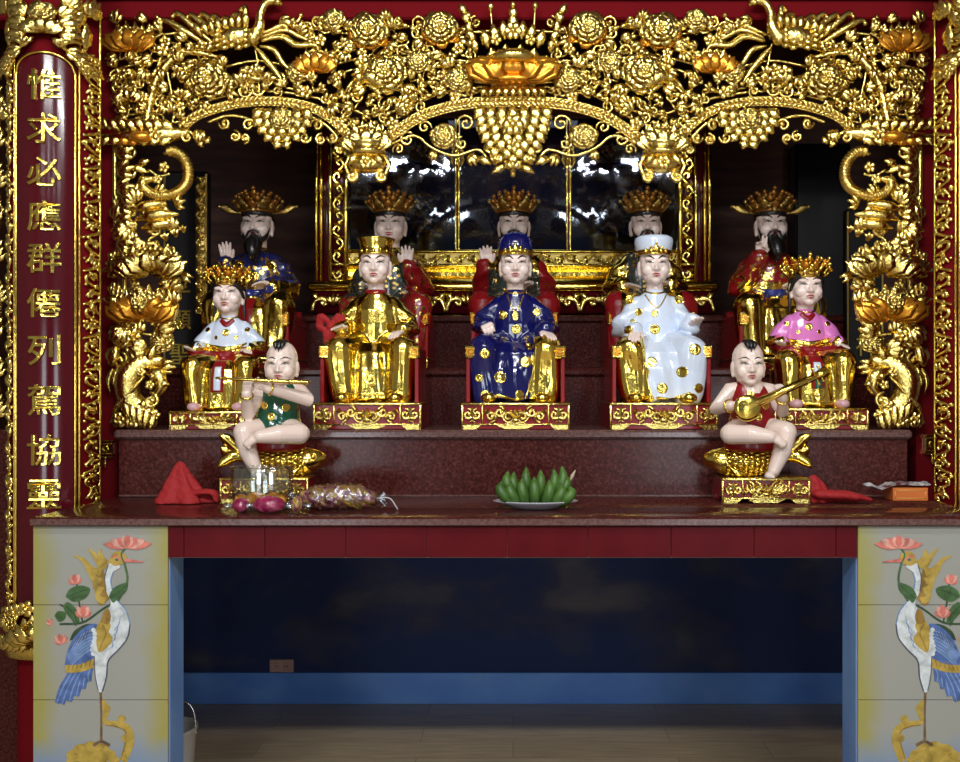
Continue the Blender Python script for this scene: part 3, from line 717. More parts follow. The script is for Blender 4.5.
# phoenix
def phx_body(q):
    p = cr(vv([(212, 52, 6), (224, 46, 10), (238, 42, 12), (250, 42, 11), (262, 40, 8)]), 5)
    q.tube(p, [4, 9, 11, 9, 4], 12, 0, .8)
    for i in range(5):
        for j in range(4): leaf(q, 226+i*7, 36+j*5+(i % 2)*2, 200, 8, 3, 16-abs(j-1.5)*1.5, False)
    q.tube(cr(vv([(255, 44, 9), (262, 32, 10), (263, 20, 10), (268, 9, 10), (276, 6, 10), (283, 9, 10)]), 6), [7, 6, 4.5, 4, 4.5, 2.5], 9)
    q.ell(V3(280, 8, 11), (5, 4, 3.6))
def phx_wing(q):
    for i, (tx, ty) in enumerate(((164, 26), (176, 19), (190, 21), (202, 20), (213, 22), (224, 24), (234, 20), (243, 13))):
        bx, by = 214+i*5, 52-i*1.6
        q.blade(cr(vv([(bx, by, 8), ((bx+tx)/2+(-2 if i < 2 else 2), (by+ty)/2-4, 11), (tx+4, ty-1, 10), (tx, ty+(4 if i < 2 else 0), 9)]), 4), [1.5, 3.6, 3.6, 2.6, .8], 2)
        q.ell(V3(tx, ty+2, 9), 2.6)
    for i in range(8): leaf(q, 206+i*6, 42-i*1.2, 120-i*6, 15, 3.6, 13, True)
def phx_tail(q):
    for i, pts in enumerate((((264, 42), (285, 34), (300, 40), (312, 46)), ((264, 46), (284, 42), (298, 50), (316, 50), (322, 56)), ((262, 50), (276, 54), (284, 66), (292, 74)), ((258, 52), (268, 64), (278, 76), (286, 88)), ((264, 38), (282, 30), (298, 26), (303, 20)))):
        q.blade(cr([V3(a, b, 8+i % 2*3) for a, b in pts], 6), [1.5, 3.2, 3.4, 3.0, 1.0], 2.2)
        a, b = pts[-1]; q.ell(V3(a, b, 9), 2.6)
    q.tube(vv([(256, 48, 6), (260, 70, 6)]), 1.1, 6); q.tube(cr(vv([(244, 78, 5), (256, 82, 6), (272, 82, 7), (283, 80, 6)]), 5), [4, 3, 2.4, 2], 8); bud(q, 262, 76, 5, 6); bud(q, 244, 84, 6, 6)
ph = part('phoenix', phx_body)
for j, o in enumerate(ph):
    for nm, fn in (('wing', phx_wing), ('tail', phx_tail)):
        q = MB(); fn(q); q.build(nm, 'gold', o, KC, mirror=bool(j))
mark(245, 40, 40); mark(200, 30, 22); mark(285, 55, 28); mark(180, 30, 18)
# little bird
def bird(q):
    q.tube(cr(vv([(362, 86, 10), (370, 82, 13), (382, 88, 12), (394, 94, 9)]), 5), [3.4, 6.5, 7, 2.5], 10)
    q.ell(V3(361, 83, 14), (5.5, 4.5, 5)); q.blade(vv([(358, 84, 15), (351, 93, 16), (347, 99, 15)]), [2.4, 1.8, .3], 2)
    for i in range(5): leaf(q, 374+i*2, 86, 30+i*22, 20, 3.4, 14, True)
part('bird', bird); mark(368, 90, 16)
# the old branch
def branch(q):
    q.tube(cr(vv([(148, 124, 3), (152, 104, 4), (158, 84, 5), (168, 70, 6), (182, 57, 6), (200, 56, 5), (220, 60, 4)]), 6), [5, 4.5, 4, 4.5, 3.6, 3, 2], 10)
    for x, y, r in ((155, 92, 5), (163, 76, 4.5), (185, 56, 5)): q.ell(V3(x, y, 7), (r, 3.5, r))
    vine(q, [(136, 58), (138, 70), (146, 78), (158, 82)], 1.5); vine(q, [(152, 104), (138, 112), (124, 108), (118, 112)], 1.5); vine(q, [(158, 84), (140, 82), (126, 80), (117, 86)], 1.4); vine(q, [(168, 72), (172, 92), (176, 110)], 1.3)
part('branch', branch); mark(155, 100, 8); mark(170, 70, 8); mark(190, 58, 7)
# tasselled corner shell where the arch meets the jamb
def shell(q):
    q.blade(cr(vv([(192, 136, 6), (165, 138, 12), (130, 141, 12), (103, 138, 7)]), 5), [5, 10, 8, .6], 5, m=0)
    for i in range(8): leaf(q, 178-i*9, 134-(i % 2), 152-i*1.5, 17, 5, 11, True)
    for i in range(7): leaf(q, 176-i*10, 142, 205, 16, 5, 11, True, m=1 if i in (3, 4) else 0)
    q.ell(V3(146, 142, 15), (12, 7, 6), m=1); blossom(q, 160, 138, 7, 16); scroll(q, 190, 141, 7, 0, 1.2, 1, 2, 8)
part('corner_shell', shell); mark(150, 138, 22); mark(180, 136, 14); mark(120, 138, 16)
# jamb: ring of a dragon's tail, fruit, lotus, peony, mask
def ring(q):
    p = cr(vv([(167, 156, 5), (176, 154, 6), (186, 161, 7), (191, 173, 7), (189, 186, 7), (180, 195, 7), (165, 199, 6), (153, 196, 6), (146, 190, 6), (147, 183, 6), (153, 182, 6)]), 5)
    q.tube(p, [2.2, 4.4, 5, 5, 4.6, 4.2, 3.4], 10)
    for i in range(2, len(p)-4):
        t = p[i+1]-p[i-1]; t /= np.linalg.norm(t); nn = np.array((-t[2], 0, t[0]))
        q.tube([p[i]-nn*4.9+np.array((0, -1.5, 0)), p[i]-nn*3+np.array((0, -4.6, 0)), p[i]+np.array((0, -5.6, 0)), p[i]+nn*3+np.array((0, -4.6, 0)), p[i]+nn*4.9+np.array((0, -1.5, 0))], 1.05, 6)
part('dragon_tail', ring)
part('tracery', lambda q: (vine(q, [(116, 150), (116, 190), (117, 240)], 2.4), vine(q, [(150, 172), (160, 178), (170, 176)], 1.6), blossom(q, 166, 170, 6, 6), blossom(q, 160, 182, 5, 6), leaf(q, 150, 175, 160, 20, 4, 5), leaf(q, 140, 168, 20, 14, 4, 6),
    [spray(q, 120, 158+i*17, 20-i*6, 20, 3, 42, 5) for i in range(6)], [scroll(q, 133, 156+i*19, 7, 180, 1.1, 1 if i % 2 else -1, 1.8, 5) for i in range(5)]))
def fruit(q):
    for x0, y0, x1, y1, r in ((140, 222, 180, 217, 6), (146, 231, 178, 227, 5.5), (136, 213, 168, 207, 5)):
        q.tube(cr(vv([(x0, y0, 8), ((x0+x1)/2, (y0+y1)/2-1, 12), (x1, y1, 8)]), 5), [2, r, r, 2], 9)
    spray(q, 140, 206, 120, 18, 4, 40, 8); spray(q, 178, 208, 20, 13, 3, 50, 6); spray(q, 132, 232, 200, 18, 4, 36, 7); bud(q, 178, 236, 4); bud(q, 168, 240, 4); bud(q, 186, 232, 3.5)
    for i in range(4): leaf(q, 128+i*3, 240+i*3, -20-i*16, 24, 5.5, 8)
part('fruit_cluster', fruit)
part('lotus', lambda q: (lotus(q, 155, 274, 62, 30, 9, 0, 0), spray(q, 124, 270, 190, 18, 3, 40, 6), spray(q, 184, 276, -30, 14, 2, 40, 6)))
part('lotus', lambda q: (lotus(q, 148, 318, 58, 30, 10, 0, 1), peony(q, 147, 304, 15, 15, 0, 17), leaf(q, 124, 304, 170, 18, 4, 8), spray(q, 172, 290, 40, 16, 3, 40, 6)))
part('branch', lambda q: (vine(q, [(120, 250), (126, 285), (121, 320), (128, 350), (140, 372)], 2.4), vine(q, [(172, 285), (178, 310), (166, 332), (152, 345)], 2.2), vine(q, [(118, 330), (150, 336), (172, 338)], 2.0)))
part('leaf_spray', lambda q: (spray(q, 128, 330, 230, 20, 4, 32, 7), spray(q, 160, 334, 20, 22, 4, 34, 8), spray(q, 150, 352, 160, 20, 4, 34, 7), peony(q, 166, 344, 12, 8, 0, 9), blossom(q, 136, 338, 9, 9), spray(q, 120, 348, -100, 22, 4, 16, 8)))
def mask(q):
    q.tube(cr(vv([(160, 362, 4), (144, 366, 8), (132, 380, 10), (134, 400, 10), (146, 414, 8), (142, 426, 6)]), 6), [6, 11, 13, 12, 10, 6], 12, 0, .7)
    q.tube(cr(vv([(150, 372, 10), (162, 376, 12), (166, 388, 12), (158, 398, 12)]), 5), [5, 7, 6, 3], 9)
    for i in range(6): q.blade(cr(vv([(116+i*5, 370-i, 8), (112+i*5.4, 382, 10), (114+i*5, 396-(i % 2)*5, 8)]), 4), [2.4, 2.8, .3], 2)
    for i in range(6): q.blade(cr(vv([(150-i*3, 378+i*3, 15), (138-i*3, 392+i*3, 17), (124-i*1.5, 408+i*3, 12)]), 4), [1.2, 2.5, .3], 2)
    for x, y, r in ((152, 408, 8), (124, 420, 7), (160, 416, 6), (140, 422, 7), (155, 386, 5), (146, 374, 5)): blossom(q, x, y, r, 14, 5); 
    for i in range(5): leaf(q, 128+i*8, 398+i*3, -70-i*8, 24, 4.5, 14)
    scroll(q, 156, 402, 8, 90, 1.2, -1, 2.2, 14); scroll(q, 126, 424, 6, 0, 1.2, 1, 2, 10); q.ell(V3(160, 378, 20), 3.5); leaf(q, 163, 384, -10, 12, 4, 14); leaf(q, 150, 364, 60, 20, 5, 9); leaf(q, 140, 366, 110, 18, 5, 9)
    for x in (120, 132, 146, 158): leaf(q, x, 416, -90, 13, 5, 9)
part('dragon_head', mask)
rj = random.Random(12)
for y in range(202, 372, 15):
    for x0, a0 in ((121, 20), (139, 90), (158, 60), (176, 140)):
        if y > 338 and x0 > 160: continue
        x, yy, a, L, n = x0+rj.uniform(-5, 5), y+rj.uniform(-6, 6), a0+rj.uniform(-70, 70), rj.uniform(13, 19), rj.choice((3, 4))
        t = rj.random()
        if t < .6: part('leaf_spray', lambda q: spray(q, x, yy, a, L, n, 36, 3.5))
        elif t < .8: part('blossom', lambda q: (blossom(q, x, yy, L*.42, 6, 5, 0, a), leaf(q, x, yy, a, L*.8, 4, 3)))
        else: part('scroll', lambda q: (scroll(q, x, yy, L*.45, a, 1.2, 1 if n == 3 else -1, 1.9, 4), leaf(q, x, yy, a+90, L*.7, 3.5, 3)))
# filler between: stems, leaves, buds and curls
def inside(x, y):
    if x < 117 or x > 511 or y < 24: return False
    if x > 376: lim = np.interp(x, [379, 396, 421, 448, 475, 513], [146, 128, 112, 102, 98, 96])
    elif x > 184: lim = np.interp(x, [184, 195, 207, 233, 259, 285, 311, 329, 345, 360, 376], [122, 112, 106, 99, 96, 97, 101, 110, 124, 136, 136])
    else: lim = 128
    return y < lim-2
rf = random.Random(21); pts = []; tries = 0
while tries < 6000 and len(pts) < 240:
    tries += 1; x, y = rf.uniform(117, 511), rf.uniform(24, 148)
    if not inside(x, y) or any((x-a)**2+(y-b)**2 < (r*.86)**2 for a, b, r in occ) or any((x-a)**2+(y-b)**2 < 8.6**2 for a, b in pts): continue
    pts.append((x, y))
kinds = dict(leaf_spray=[], scroll=[], bud=[], blossom=[])
for i, (x, y) in enumerate(pts):
    t = rf.random(); a = rf.uniform(0, 360); dd = rf.uniform(2, 7)
    nb = sorted(pts, key=lambda p: (p[0]-x)**2+(p[1]-y)**2)[1:4]; nx, ny = rf.choice(nb)
    def stem(q, x=x, y=y, nx=nx, ny=ny, b=rf.uniform(-5, 5)): vine(q, [(x, y), ((x+nx)/2+b, (y+ny)/2-b), (nx, ny)], 1.25, 2)
    if t < .42: f = lambda q, x=x, y=y, a=a, dd=dd, n=rf.choice((2, 3, 4)), L=rf.uniform(10, 15): spray(q, x, y, a, L, n, 40, dd); nm = 'leaf_spray'
    elif t < .66: f = lambda q, x=x, y=y, a=a, dd=dd, r=rf.uniform(5, 8), s=rf.choice((-1, 1)): (scroll(q, x, y, r, a, 1.2, s, 1.5, dd), leaf(q, x, y, a+120, 10, 3, dd)); nm = 'scroll'
    elif t < .82: f = lambda q, x=x, y=y, a=a, dd=dd: (bud(q, x, y, 4.2, dd+2, 0, a), leaf(q, x, y, a+150, 9, 2.8, dd)); nm = 'bud'
    else: f = lambda q, x=x, y=y, dd=dd, r=rf.uniform(5, 7.5), ro=rf.random(): blossom(q, x, y, r, dd+3, 5, 0, ro); nm = 'blossom'
    kinds[nm].append((f, stem))
for nm, L in kinds.items():
    for f, st in L:
        part(nm, lambda q: (f(q), st(q)))
# slim back stems that tie it all to the frame
part('vine', lambda q: (vine(q, [(117, 30), (160, 36), (210, 30), (260, 36), (310, 30), (360, 36), (410, 28), (460, 34), (512, 30)], 1.5, 0), vine(q, [(117, 70), (160, 62), (210, 70), (260, 62), (310, 72), (360, 60), (410, 70), (460, 62), (512, 72)], 1.5, 0), vine(q, [(117, 118), (160, 112), (200, 104), (250, 92), (300, 96), (340, 106), (370, 116), (410, 108), (450, 92), (512, 94)], 1.5, 0)))

# ------------------------------------------------------------------ couplet boards on the columns
KB = 2.76/F; RB = .122
def couplet(cx, sgn, chars, label):
    t = thing('couplet_board', (cx, 2.88, .70), label, 'couplet board', 'gilt couplet boards on the columns')
    z1 = ZC-(-12-HY)*KB-.70; z0 = ZC-(648-HY)*KB-.70; zt = ZC-(55-HY)*KB-.70
    def at(a, z, r): a = a*PI/180; return (sgn*r*math.sin(a), -r*math.cos(a), z)
    def shell_(q, a0, a1, za, zb, r0, r1, m=0, n=10, arch=0.):
        ri = []
        for i in range(n+1):
            a = a0+(a1-a0)*i/n; u = 2*i/n-1; zz = zb-arch*(1-math.sqrt(max(0, 1-u*u)))
            ri.append([at(a, za, r1), at(a, zz, r1), at(a, zz, r0), at(a, za, r0)])
        q.loft(ri, m)
    q = MB(); shell_(q, -62, 88, z0, z1, RB-.012, RB, 0, 30); q.build('board', 'red', t)
    q = MB(); shell_(q, -29, 43, z0+.02, zt, RB-.002, RB+.004, 0, 24, .045); sharp(q.build('panel', 'maroon', t))
    q = MB()
    for a in (-31.5, 45.5):
        q.tube([at(a, z0+.02, RB+.004), at(a, zt-.045, RB+.004)], .0042, 8)
    q.tube([at(-31.5+77*i/20, zt-.045+.052*math.sqrt(max(0, 1-(i/10-1)**2)), RB+.004) for i in range(21)], .0042, 8)
    for a in (-61, -36, 51, 87): q.tube([at(a, z0+.02, RB+.003), at(a, z1, RB+.003)], .0035, 8)
    q.build('gilt_fillet', 'golds', t)
    # carved borders
    rb = random.Random(5)
    for a0, a1, nm in ((-60, -37, 'carved_border'), (52, 86, 'carved_border')):
        q = MB(); n = 34; am = (a0+a1)/2; hw = (a1-a0)/2
        for i in range(n):
            z = z0+.05+(zt+.03-z0-.05)*(i+.5)/n; h = (zt-z0)/n*.5; s = 1 if i % 2 else -1
            q.tube(cr([at(am-s*hw*.7, z-h, RB+.004), at(am+s*hw*.5, z-h*.4, RB+.008), at(am+s*hw*.6, z+h*.3, RB+.009), at(am, z+h*.35, RB+.008), at(am-s*hw*.1, z, RB+.007)], 3), [.0045, .0060, .0045], 6)
            for k in range(7):
                a = am+rb.uniform(-.8, .8)*hw; zz = z+rb.uniform(-1, 1)*h; q.ell(at(a, zz, RB+.006), rb.uniform(.004, .008), 6, 5)
            nrm = at(am, 0, 1.); q.blade([at(am-s*hw*.6, z, RB+.005), at(am-s*hw*.2, z+h*.5, RB+.010), at(am+s*hw*.3, z+h*.9, RB+.006)], [.003, .010, .001], .006, n=nrm)
        q.build(nm, 'gold', t)
    # crowning carving: flaming pearl between leaves
    q = MB()
    def on(q2, da, z, k):  # bend a flat ornament (px about CX,430) round the board
        v = q2.arr(); a = da+v[:, 0]*k/RB*180/PI; ar = a*PI/180; r = RB+.004-v[:, 1]*k
        q.add(np.stack([sgn*r*np.sin(ar), -r*np.cos(ar), z+v[:, 2]*k], 1), q2.f, 0)
    o = MB(); zc = ZC-(30-HY)*KB-.70
    q3 = MB()
    lotus(o, CX, 434, 30, 20, 5); peony(o, CX, 414, 12, 8, 0, 3); q3_ = [spray(o, CX+s*14, 430+j*9-12, 90-s*(50+j*20), 20, 3, 34, 5) for s in (-1, 1) for j in range(3)]
    for s in (-1, 1):
        scroll(o, CX+s*22, 410, 9, 90, 1.3, s, 2.2, 5); scroll(o, CX+s*30, 436, 8, 90, 1.2, -s, 2, 4); leaf(o, CX+s*30, 424, 90-s*10, 28, 6, 5); leaf(o, CX+s*38, 446, 90, 30, 6, 4); leaf(o, CX+s*8, 440, -90+s*45, 18, 4, 6); bud(o, CX+s*16, 446, 5, 6); blossom(o, CX+s*34, 452, 7, 5)
    for s in (-1, 1):
        for j in range(4): spray(o, CX+s*(20+j*7), 452+j*5, 200 if s < 0 else -20, 16, 3, 44, 4); bud(o, CX+s*(30+j*3), 462+j*4, 4, 4)
        spray(o, CX+s*20, 408, 90-s*30, 20, 4, 30, 5); spray(o, CX+s*40, 410, 90-s*20, 22, 4, 30, 4)
    on(o, 9, zc, KB*.95); q.build('crest', 'gold', t)
    # foot: lotus bracket under the board
    q = MB(); o = MB(); zc = ZC-(626-HY)*KB-.70
    for s in (-1, 1):
        for j in range(3): spray(o, CX+s*(12+j*12), 440, -90+s*30, 18, 3, 36, 6); blossom(o, CX+s*(10+j*13), 410+j*4, 9, 7)
        scroll(o, CX+s*26, 446, 10, 90, 1.2, s, 2.6, 8); peony(o, CX+s*30, 424, 12, 8, 0, 4)
    lotus(o, CX, 442, 40, 26, 8); on(o, 5, zc, KB*.95)
    shell_(q, -62, 88, z0-.03, z0+.02, RB-.012, RB+.014, 0, 24); q.build('foot_carving', 'gold', t)
    # the writing
    for ch, py, ac in chars:
        v, f = glyph(ch, 31*KB, .008); z = ZC-(py-HY)*KB-.70; a = (ac+v[:, 0]/RB*180/PI)*PI/180*sgn if sgn > 0 else -(ac-v[:, 0]/RB*180/PI)*PI/180
        r = RB+.0035-v[:, 1]; q = MB(); q.add(np.stack([r*np.sin(a), -r*np.cos(a), z+v[:, 2]], 1), f); sharp(q.build('character', 'golds', t), 50)
    return t
CH = list(zip('惟求必應群僊列駕協靈', (85, 129, 172, 216, 258, 303, 350, 400, 450, 494)))
couplet(-1.312, 1, [(c, y, 9) for c, y in CH], 'red and gold couplet board with ten gilt characters on the left column')
couplet(1.337, -1, [], 'gilt carved couplet board on the right column at the photo edge')

plaque(163, 208, 178, 376, 3.62, [('孚', 181, 295, 20), ('顯', 181, 327, 21), ('聖', 181, 361, 22)], 'black lacquer board with gilt characters behind the left jamb carving', (196, 206))
plaque(846, 884, 216, 376, 3.62, [('何', 866, 284, 20), ('將', 866, 318, 21), ('神', 866, 352, 22)], 'black lacquer board with gilt characters behind the right jamb carving')
# ------------------------------------------------------------------ statues (modelled in photo pixels, front is -y, scaled at the end)
def nrmv(a): a = np.array(a, float); return a/(np.linalg.norm(a)+1e-9)
def hand(q, w, e1, e2, size, side, pose):
    """five-fingered hand: w wrist, e1 finger direction, e2 the way the palm faces, side +1 / -1 where the thumb is along e1 x e2"""
    w = np.array(w, float); e1 = nrmv(e1); e2 = np.array(e2, float); e2 = nrmv(e2-np.dot(e2, e1)*e1); e3 = np.cross(e1, e2)*side
    s = size
    for t, r in ((-.30, .11), (-.12, .115), (.06, .115), (.24, .11)):
        q.tube([w-e3*t*.3*s, w+e1*.22*s-e3*t*.62*s, w+e1*.46*s-e3*t*.82*s], [r*s, r*s*1.05, r*s*.9], 8, flat=1.)
    fl = {-.30: .40, -.10: .47, .10: .50, .30: .44}
    for i, (t, L) in enumerate(((.27, .44), (.09, .50), (-.09, .47), (-.27, .38))):   # index .. little
        base = w+e1*.44*s+e3*t*.78*s*1.0; c = dict(open=.10, relaxed=.38, fist=1.25, two=.05 if i < 2 else 1.35)[pose]
        d = e1+e3*t*(.55 if pose in ('open', 'two') else .2); p = [base]; ang = c*.45
        for seg, f in ((.44, 1), (.32, 2.0), (.24, 2.8)):
            a = min(ang*f, 2.7); p.append(p[-1]+(nrmv(d)*math.cos(a)+e2*math.sin(a))*L*seg*s)
        q.tube(p, [.080*s, .078*s, .070*s, .056*s], 7)
    tb = w+e1*.10*s+e3*.16*s
    if pose in ('fist',) : tp = [tb, tb+e3*.16*s+e1*.16*s+e2*.12*s, tb+e3*.06*s+e1*.30*s+e2*.24*s, tb-e3*.06*s+e1*.36*s+e2*.27*s]
    elif pose == 'two': tp = [tb, tb+e3*.14*s+e1*.18*s+e2*.10*s, tb-e3*.02*s+e1*.34*s+e2*.24*s, tb-e3*.16*s+e1*.36*s+e2*.26*s]
    else: tp = [tb, tb+e3*.18*s+e1*.16*s+e2*.05*s, tb+e3*.24*s+e1*.32*s+e2*.10*s, tb+e3*.25*s+e1*.44*s+e2*.12*s]
    q.tube(tp, [.11*s, .095*s, .08*s, .06*s], 8)

def head(q, c, s=1., child=False, tilt=0.):
    """c is the middle of the face; s=1 gives a face 27 px wide"""
    x, y, z = c
    def E_(dx, dy, dz, r): q.ell((x+dx*s, y+dy*s, z+dz*s), [a*s for a in r], 14, 10)
    E_(0, 2, 5, (13.4, 15, 15.5)); E_(0, -1, -2, (13.1, 13.6, 14)); E_(0, -3, -8.6, (11.7, 10.4, 8.8)); E_(0, -9.6, -14.2, (4.8, 4.2, 3.6))
    for sg in (-1, 1):
        E_(sg*6.2, -8.6, -5.5, (5.6, 4.6, 5.6 if not child else 6.4))
        q.ell((x+sg*13.2*s, y+1.*s, z-2.5*s), (1.7*s, 3.4*s, 5.6*s), 10, 8); E_(sg*12.7, .6, -8.0, (1.6, 2.1, 2.8))
        E_(sg*5.4, -12.0, 3.6, (4.4, 2.2, 1.8))
        E_(sg*1.8, -14.6, -5.4, (1.4, 1.5, 1.2))
    q.tube([(x, y-12.6*s, z+2.2*s), (x, y-14.6*s, z-2*s), (x, y-16.0*s, z-5*s)], [1.3*s, 1.6*s, 1.9*s], 8)
    E_(0, -13.0, -9.3, (3.6, 2.0, 1.2)); E_(0, -12.9, -11.3, (3.0, 1.8, 1.2))

def features(body, bv, c, s, k, skin, male=True, child=False):
    x, y, z = c
    mb = MB()
    for sg in (-1, 1):
        decal(mb, bv, [(x+sg*2.4*s, z+.0*s), (x+sg*5.2*s, z+1.0*s), (x+sg*8.4*s, z+.5*s)], [.2*s, .95*s, .75*s, .15*s], .22, 0, 8)
    mb.build('eye', 'eyew', body, k)
    for sg in (-1, 1):
        mb = MB(); decal(mb, bv, [(x+sg*2.2*s, z+.1*s), (x+sg*5.2*s, z+1.5*s), (x+sg*9.2*s, z+.6*s)], [.2*s, .42*s, .45*s, .12*s], .42, 0, 8)
        disc(mb, bv, x+sg*5.2*s, z+.75*s, .85*s, .45, 0, 8); mb.build('eyelid', 'hair', body, k)
        mb = MB(); b = 1.0 if male else 0.
        decal(mb, bv, [(x+sg*2.0*s, z+(4.4-b*.6)*s), (x+sg*5.8*s, z+(6.2+b*.3)*s), (x+sg*10.2*s, z+(4.6+b*1.0)*s)], [.4*s, .75*s, .6*s, .12*s] if male else [.25*s, .5*s, .4*s, .1*s], .3, 0, 8); mb.build('eyebrow', 'hair', body, k)
    mb = MB()
    decal(mb, bv, [(x-3.3*s, z-9.7*s), (x-1.2*s, z-9.2*s), (x, z-9.5*s), (x+1.2*s, z-9.2*s), (x+3.3*s, z-9.7*s)], [.12*s, .75*s, .6*s, .75*s, .12*s], .3, 0, 5)
    decal(mb, bv, [(x-2.6*s, z-10.6*s), (x, z-11.2*s), (x+2.6*s, z-10.6*s)], [.12*s, .9*s, .12*s], .3, 0, 6)
    mb.build('lips', 'lip', body, k)
M['eyew'] = mat('eye_glaze', (.50, .45, .42), .3)

def crown(parent, c, s, k, kind, cols=('golds', 'orange'), wings=True):
    """kinds: crown (ladies), winged (officials), pill (flat-topped cap), cap (domed cap with gilt band), toque (white round hat)"""
    x, y, z = c; q = MB()
    def ringpts(r, ry, zz, n=28, a0=0, a1=360): return [(x+r*s*math.sin(a*PI/180), y+2*s-ry*s*math.cos(a*PI/180), z+zz*s) for a in np.linspace(a0, a1, n)]
    def lev(prof, m=0, n=28):
        q.loft([[(x+r*s*math.cos(2*PI*j/n), y+2*s+r*1.06*s*math.sin(2*PI*j/n), z+zz*s) for j in range(n)] for r, zz in prof], m)
    def up(a, r, z0, L, w, lean=.2, m=0, bead=1.4):
        a = a*PI/180; d = np.array((math.sin(a), -1.06*math.cos(a), 0)); p0 = np.array((x, y+2*s, z))
        pts = [p0+d*r*s+np.array((0, 0, z0*s)), p0+d*(r+L*lean*.6)*s+np.array((0, 0, (z0+L*.5)*s)), p0+d*(r+L*lean)*s+np.array((0, 0, (z0+L)*s))]
        q.blade(pts, [w*s*.7, w*s, .2*s], 1.2*s, n=d, m=m)
        if bead: q.ell(pts[-1], bead*s, 7, 5, m)
    if kind == 'pill':
        lev([(13.4, 8), (14.2, 8.2), (14.6, 12), (14.0, 12.6), (14.6, 17), (16.4, 22.2), (16.2, 23), (14.8, 23), (8, 22)]); q.tube(ringpts(14.8, 15.4, 9, 30)+[], 1.0*s, 6); q.tube(ringpts(16.3, 17, 22.4, 30), .8*s, 6)
        for a in (-50, -25, 0, 25, 50): up(a, 14.4, 9, 5, 1.8, 0, 0, 0)
        q.build('hat', [cols[0]], parent, k)
    elif kind in ('cap', 'toque'):
        if kind == 'cap': lev([(13.6, 8), (14.6, 8.2), (15.2, 12), (15.4, 17), (14.2, 22), (10.6, 26), (5.5, 28.4), (1.5, 29.2)])
        else: lev([(13.8, 8), (14.8, 8.2), (16.2, 15), (17.2, 20), (16.8, 23), (14.2, 25.0), (8, 26), (2, 26.2)])
        o = q.build('hat', [cols[0]], parent, k); q = MB()
        r0 = 15.0 if kind == 'cap' else 15.4
        for zz, r in ((8.6, r0), (11.4, r0+.5)): q.tube(ringpts(r, r*1.06, zz, 34), .9*s, 6)
        lev([(r0-.1, 8.3), (r0+.35, 8.6), (r0+.75, 11.4), (r0+.3, 11.8)])
        for a, L, w in ((0, 8, 3.4), (-17, 4.5, 2.6), (17, 4.5, 2.6)): up(a, r0+.7, 9, L, w, .0, 0, 1.3)
        for a in (-34, 34): up(a, r0+.7, 9.5, 2.6, 2.0, 0, 0, 1.0)
        q.build('gilt_band', 'golds', o, k)
        if kind == 'cap':
            q = MB(); 
            for a in (-60, -20, 20, 60): q.tube([(x+r*s*math.sin(a*PI/180), y+2*s-r*1.06*s*math.cos(a*PI/180), z+zz*s) for r, zz in ((15.6, 15), (14.5, 21.5), (10.9, 25.8), (5.6, 28.5))], .45*s, 5)
            q.build('seam', cols[0], o, k)
    else:
        big = kind == 'winged'; zz0 = z
        if big: z = z+3.2*s; lev([(13.2, 3.0), (13.9, 3.3), (14.6, 6.6), (13.8, 7)], 2)
        lev([(13.4, 6.5), (14.3, 6.8), (14.9, 9.4), (14.0, 10)], 1 if big else 0)
        lev([(13.0, 9), (15.2, 10), (15.6, 14), (13.2, 19), (8, 22), (2, 23)], 0)
        for i, a in enumerate(range(-150, 181, 30)): up(a, 15.0, 8.5, 7.5 if i % 2 else 9, 4.6, .75, 1 if big and i % 2 else 0, 2.0)
        for i, a in enumerate(range(-135, 181, 30)): up(a, 14.0, 13, 8, 4.0, .55, 1, 1.9)
        for a in (-70, -35, 0, 35, 70): up(a, 10.5, 18, 6 if a else 8.5, 3.6, .5, 1 if big else 0, 2.1)
        for a in (-55, -18, 18, 55): q.ell((x+17*s*math.sin(a*PI/180), y+2*s-17.5*s*math.cos(a*PI/180), z+11*s), 2.0*s, 8, 6, 0)
        q.ell((x, y-14.6*s, z+11*s), (3.0*s, 1.6*s, 3.4*s), 10, 7, 0)
        if big:
            q.ell((x, y-14.0*s, z+8*s), (2.6*s, 1.4*s, 2.2*s), 8, 6, 0)
        else:
            for sg in (-1, 1):
                for j in range(3): q.blade([(x+sg*13*s, y-2*s, z+(8+j*3)*s), (x+sg*(18+j)*s, y-3*s, z+(11+j*4)*s), (x+sg*(21-j)*s, y-3*s, z+(13+j*5)*s)], [1*s, 2.6*s, .4*s], 1.2*s, m=0); q.ell((x+sg*(21.5-j)*s, y-3*s, z+(14+j*5)*s), 1.8*s, 7, 5)
        o = q.build('crown', list(cols)+['hair'], parent, k)
        if big and wings:
            for sg in (-1, 1):
                q = MB(); q.tube([(x+sg*12*s, y+4*s, z+7*s), (x+sg*21*s, y+3*s, z+8*s)], .9*s, 6)
                q.blade(cr([(x+sg*18*s, y+3*s, z+7.5*s), (x+sg*24*s, y+2*s, z+9*s), (x+sg*29*s, y+2*s, z+12*s), (x+sg*34*s, y+2*s, z+13*s)], 4), [1.2*s, 3.2*s, 3.6*s, 1*s], 1.4*s)
                q.ell((x+sg*34*s, y+2*s, z+13*s), 1.7*s, 7, 5); q.build('hat_wing', 'goldd', o, k)

def collar(parent, k, z, rx, ry, y0, m, rad=1.2):
    q = MB(); q.tube([(rx*math.sin(a), y0-ry*math.cos(a), z-1.8*math.cos(a)*2) for a in np.linspace(0, 2*PI, 33)], rad, 7); return q.build('collar', m, parent, k)

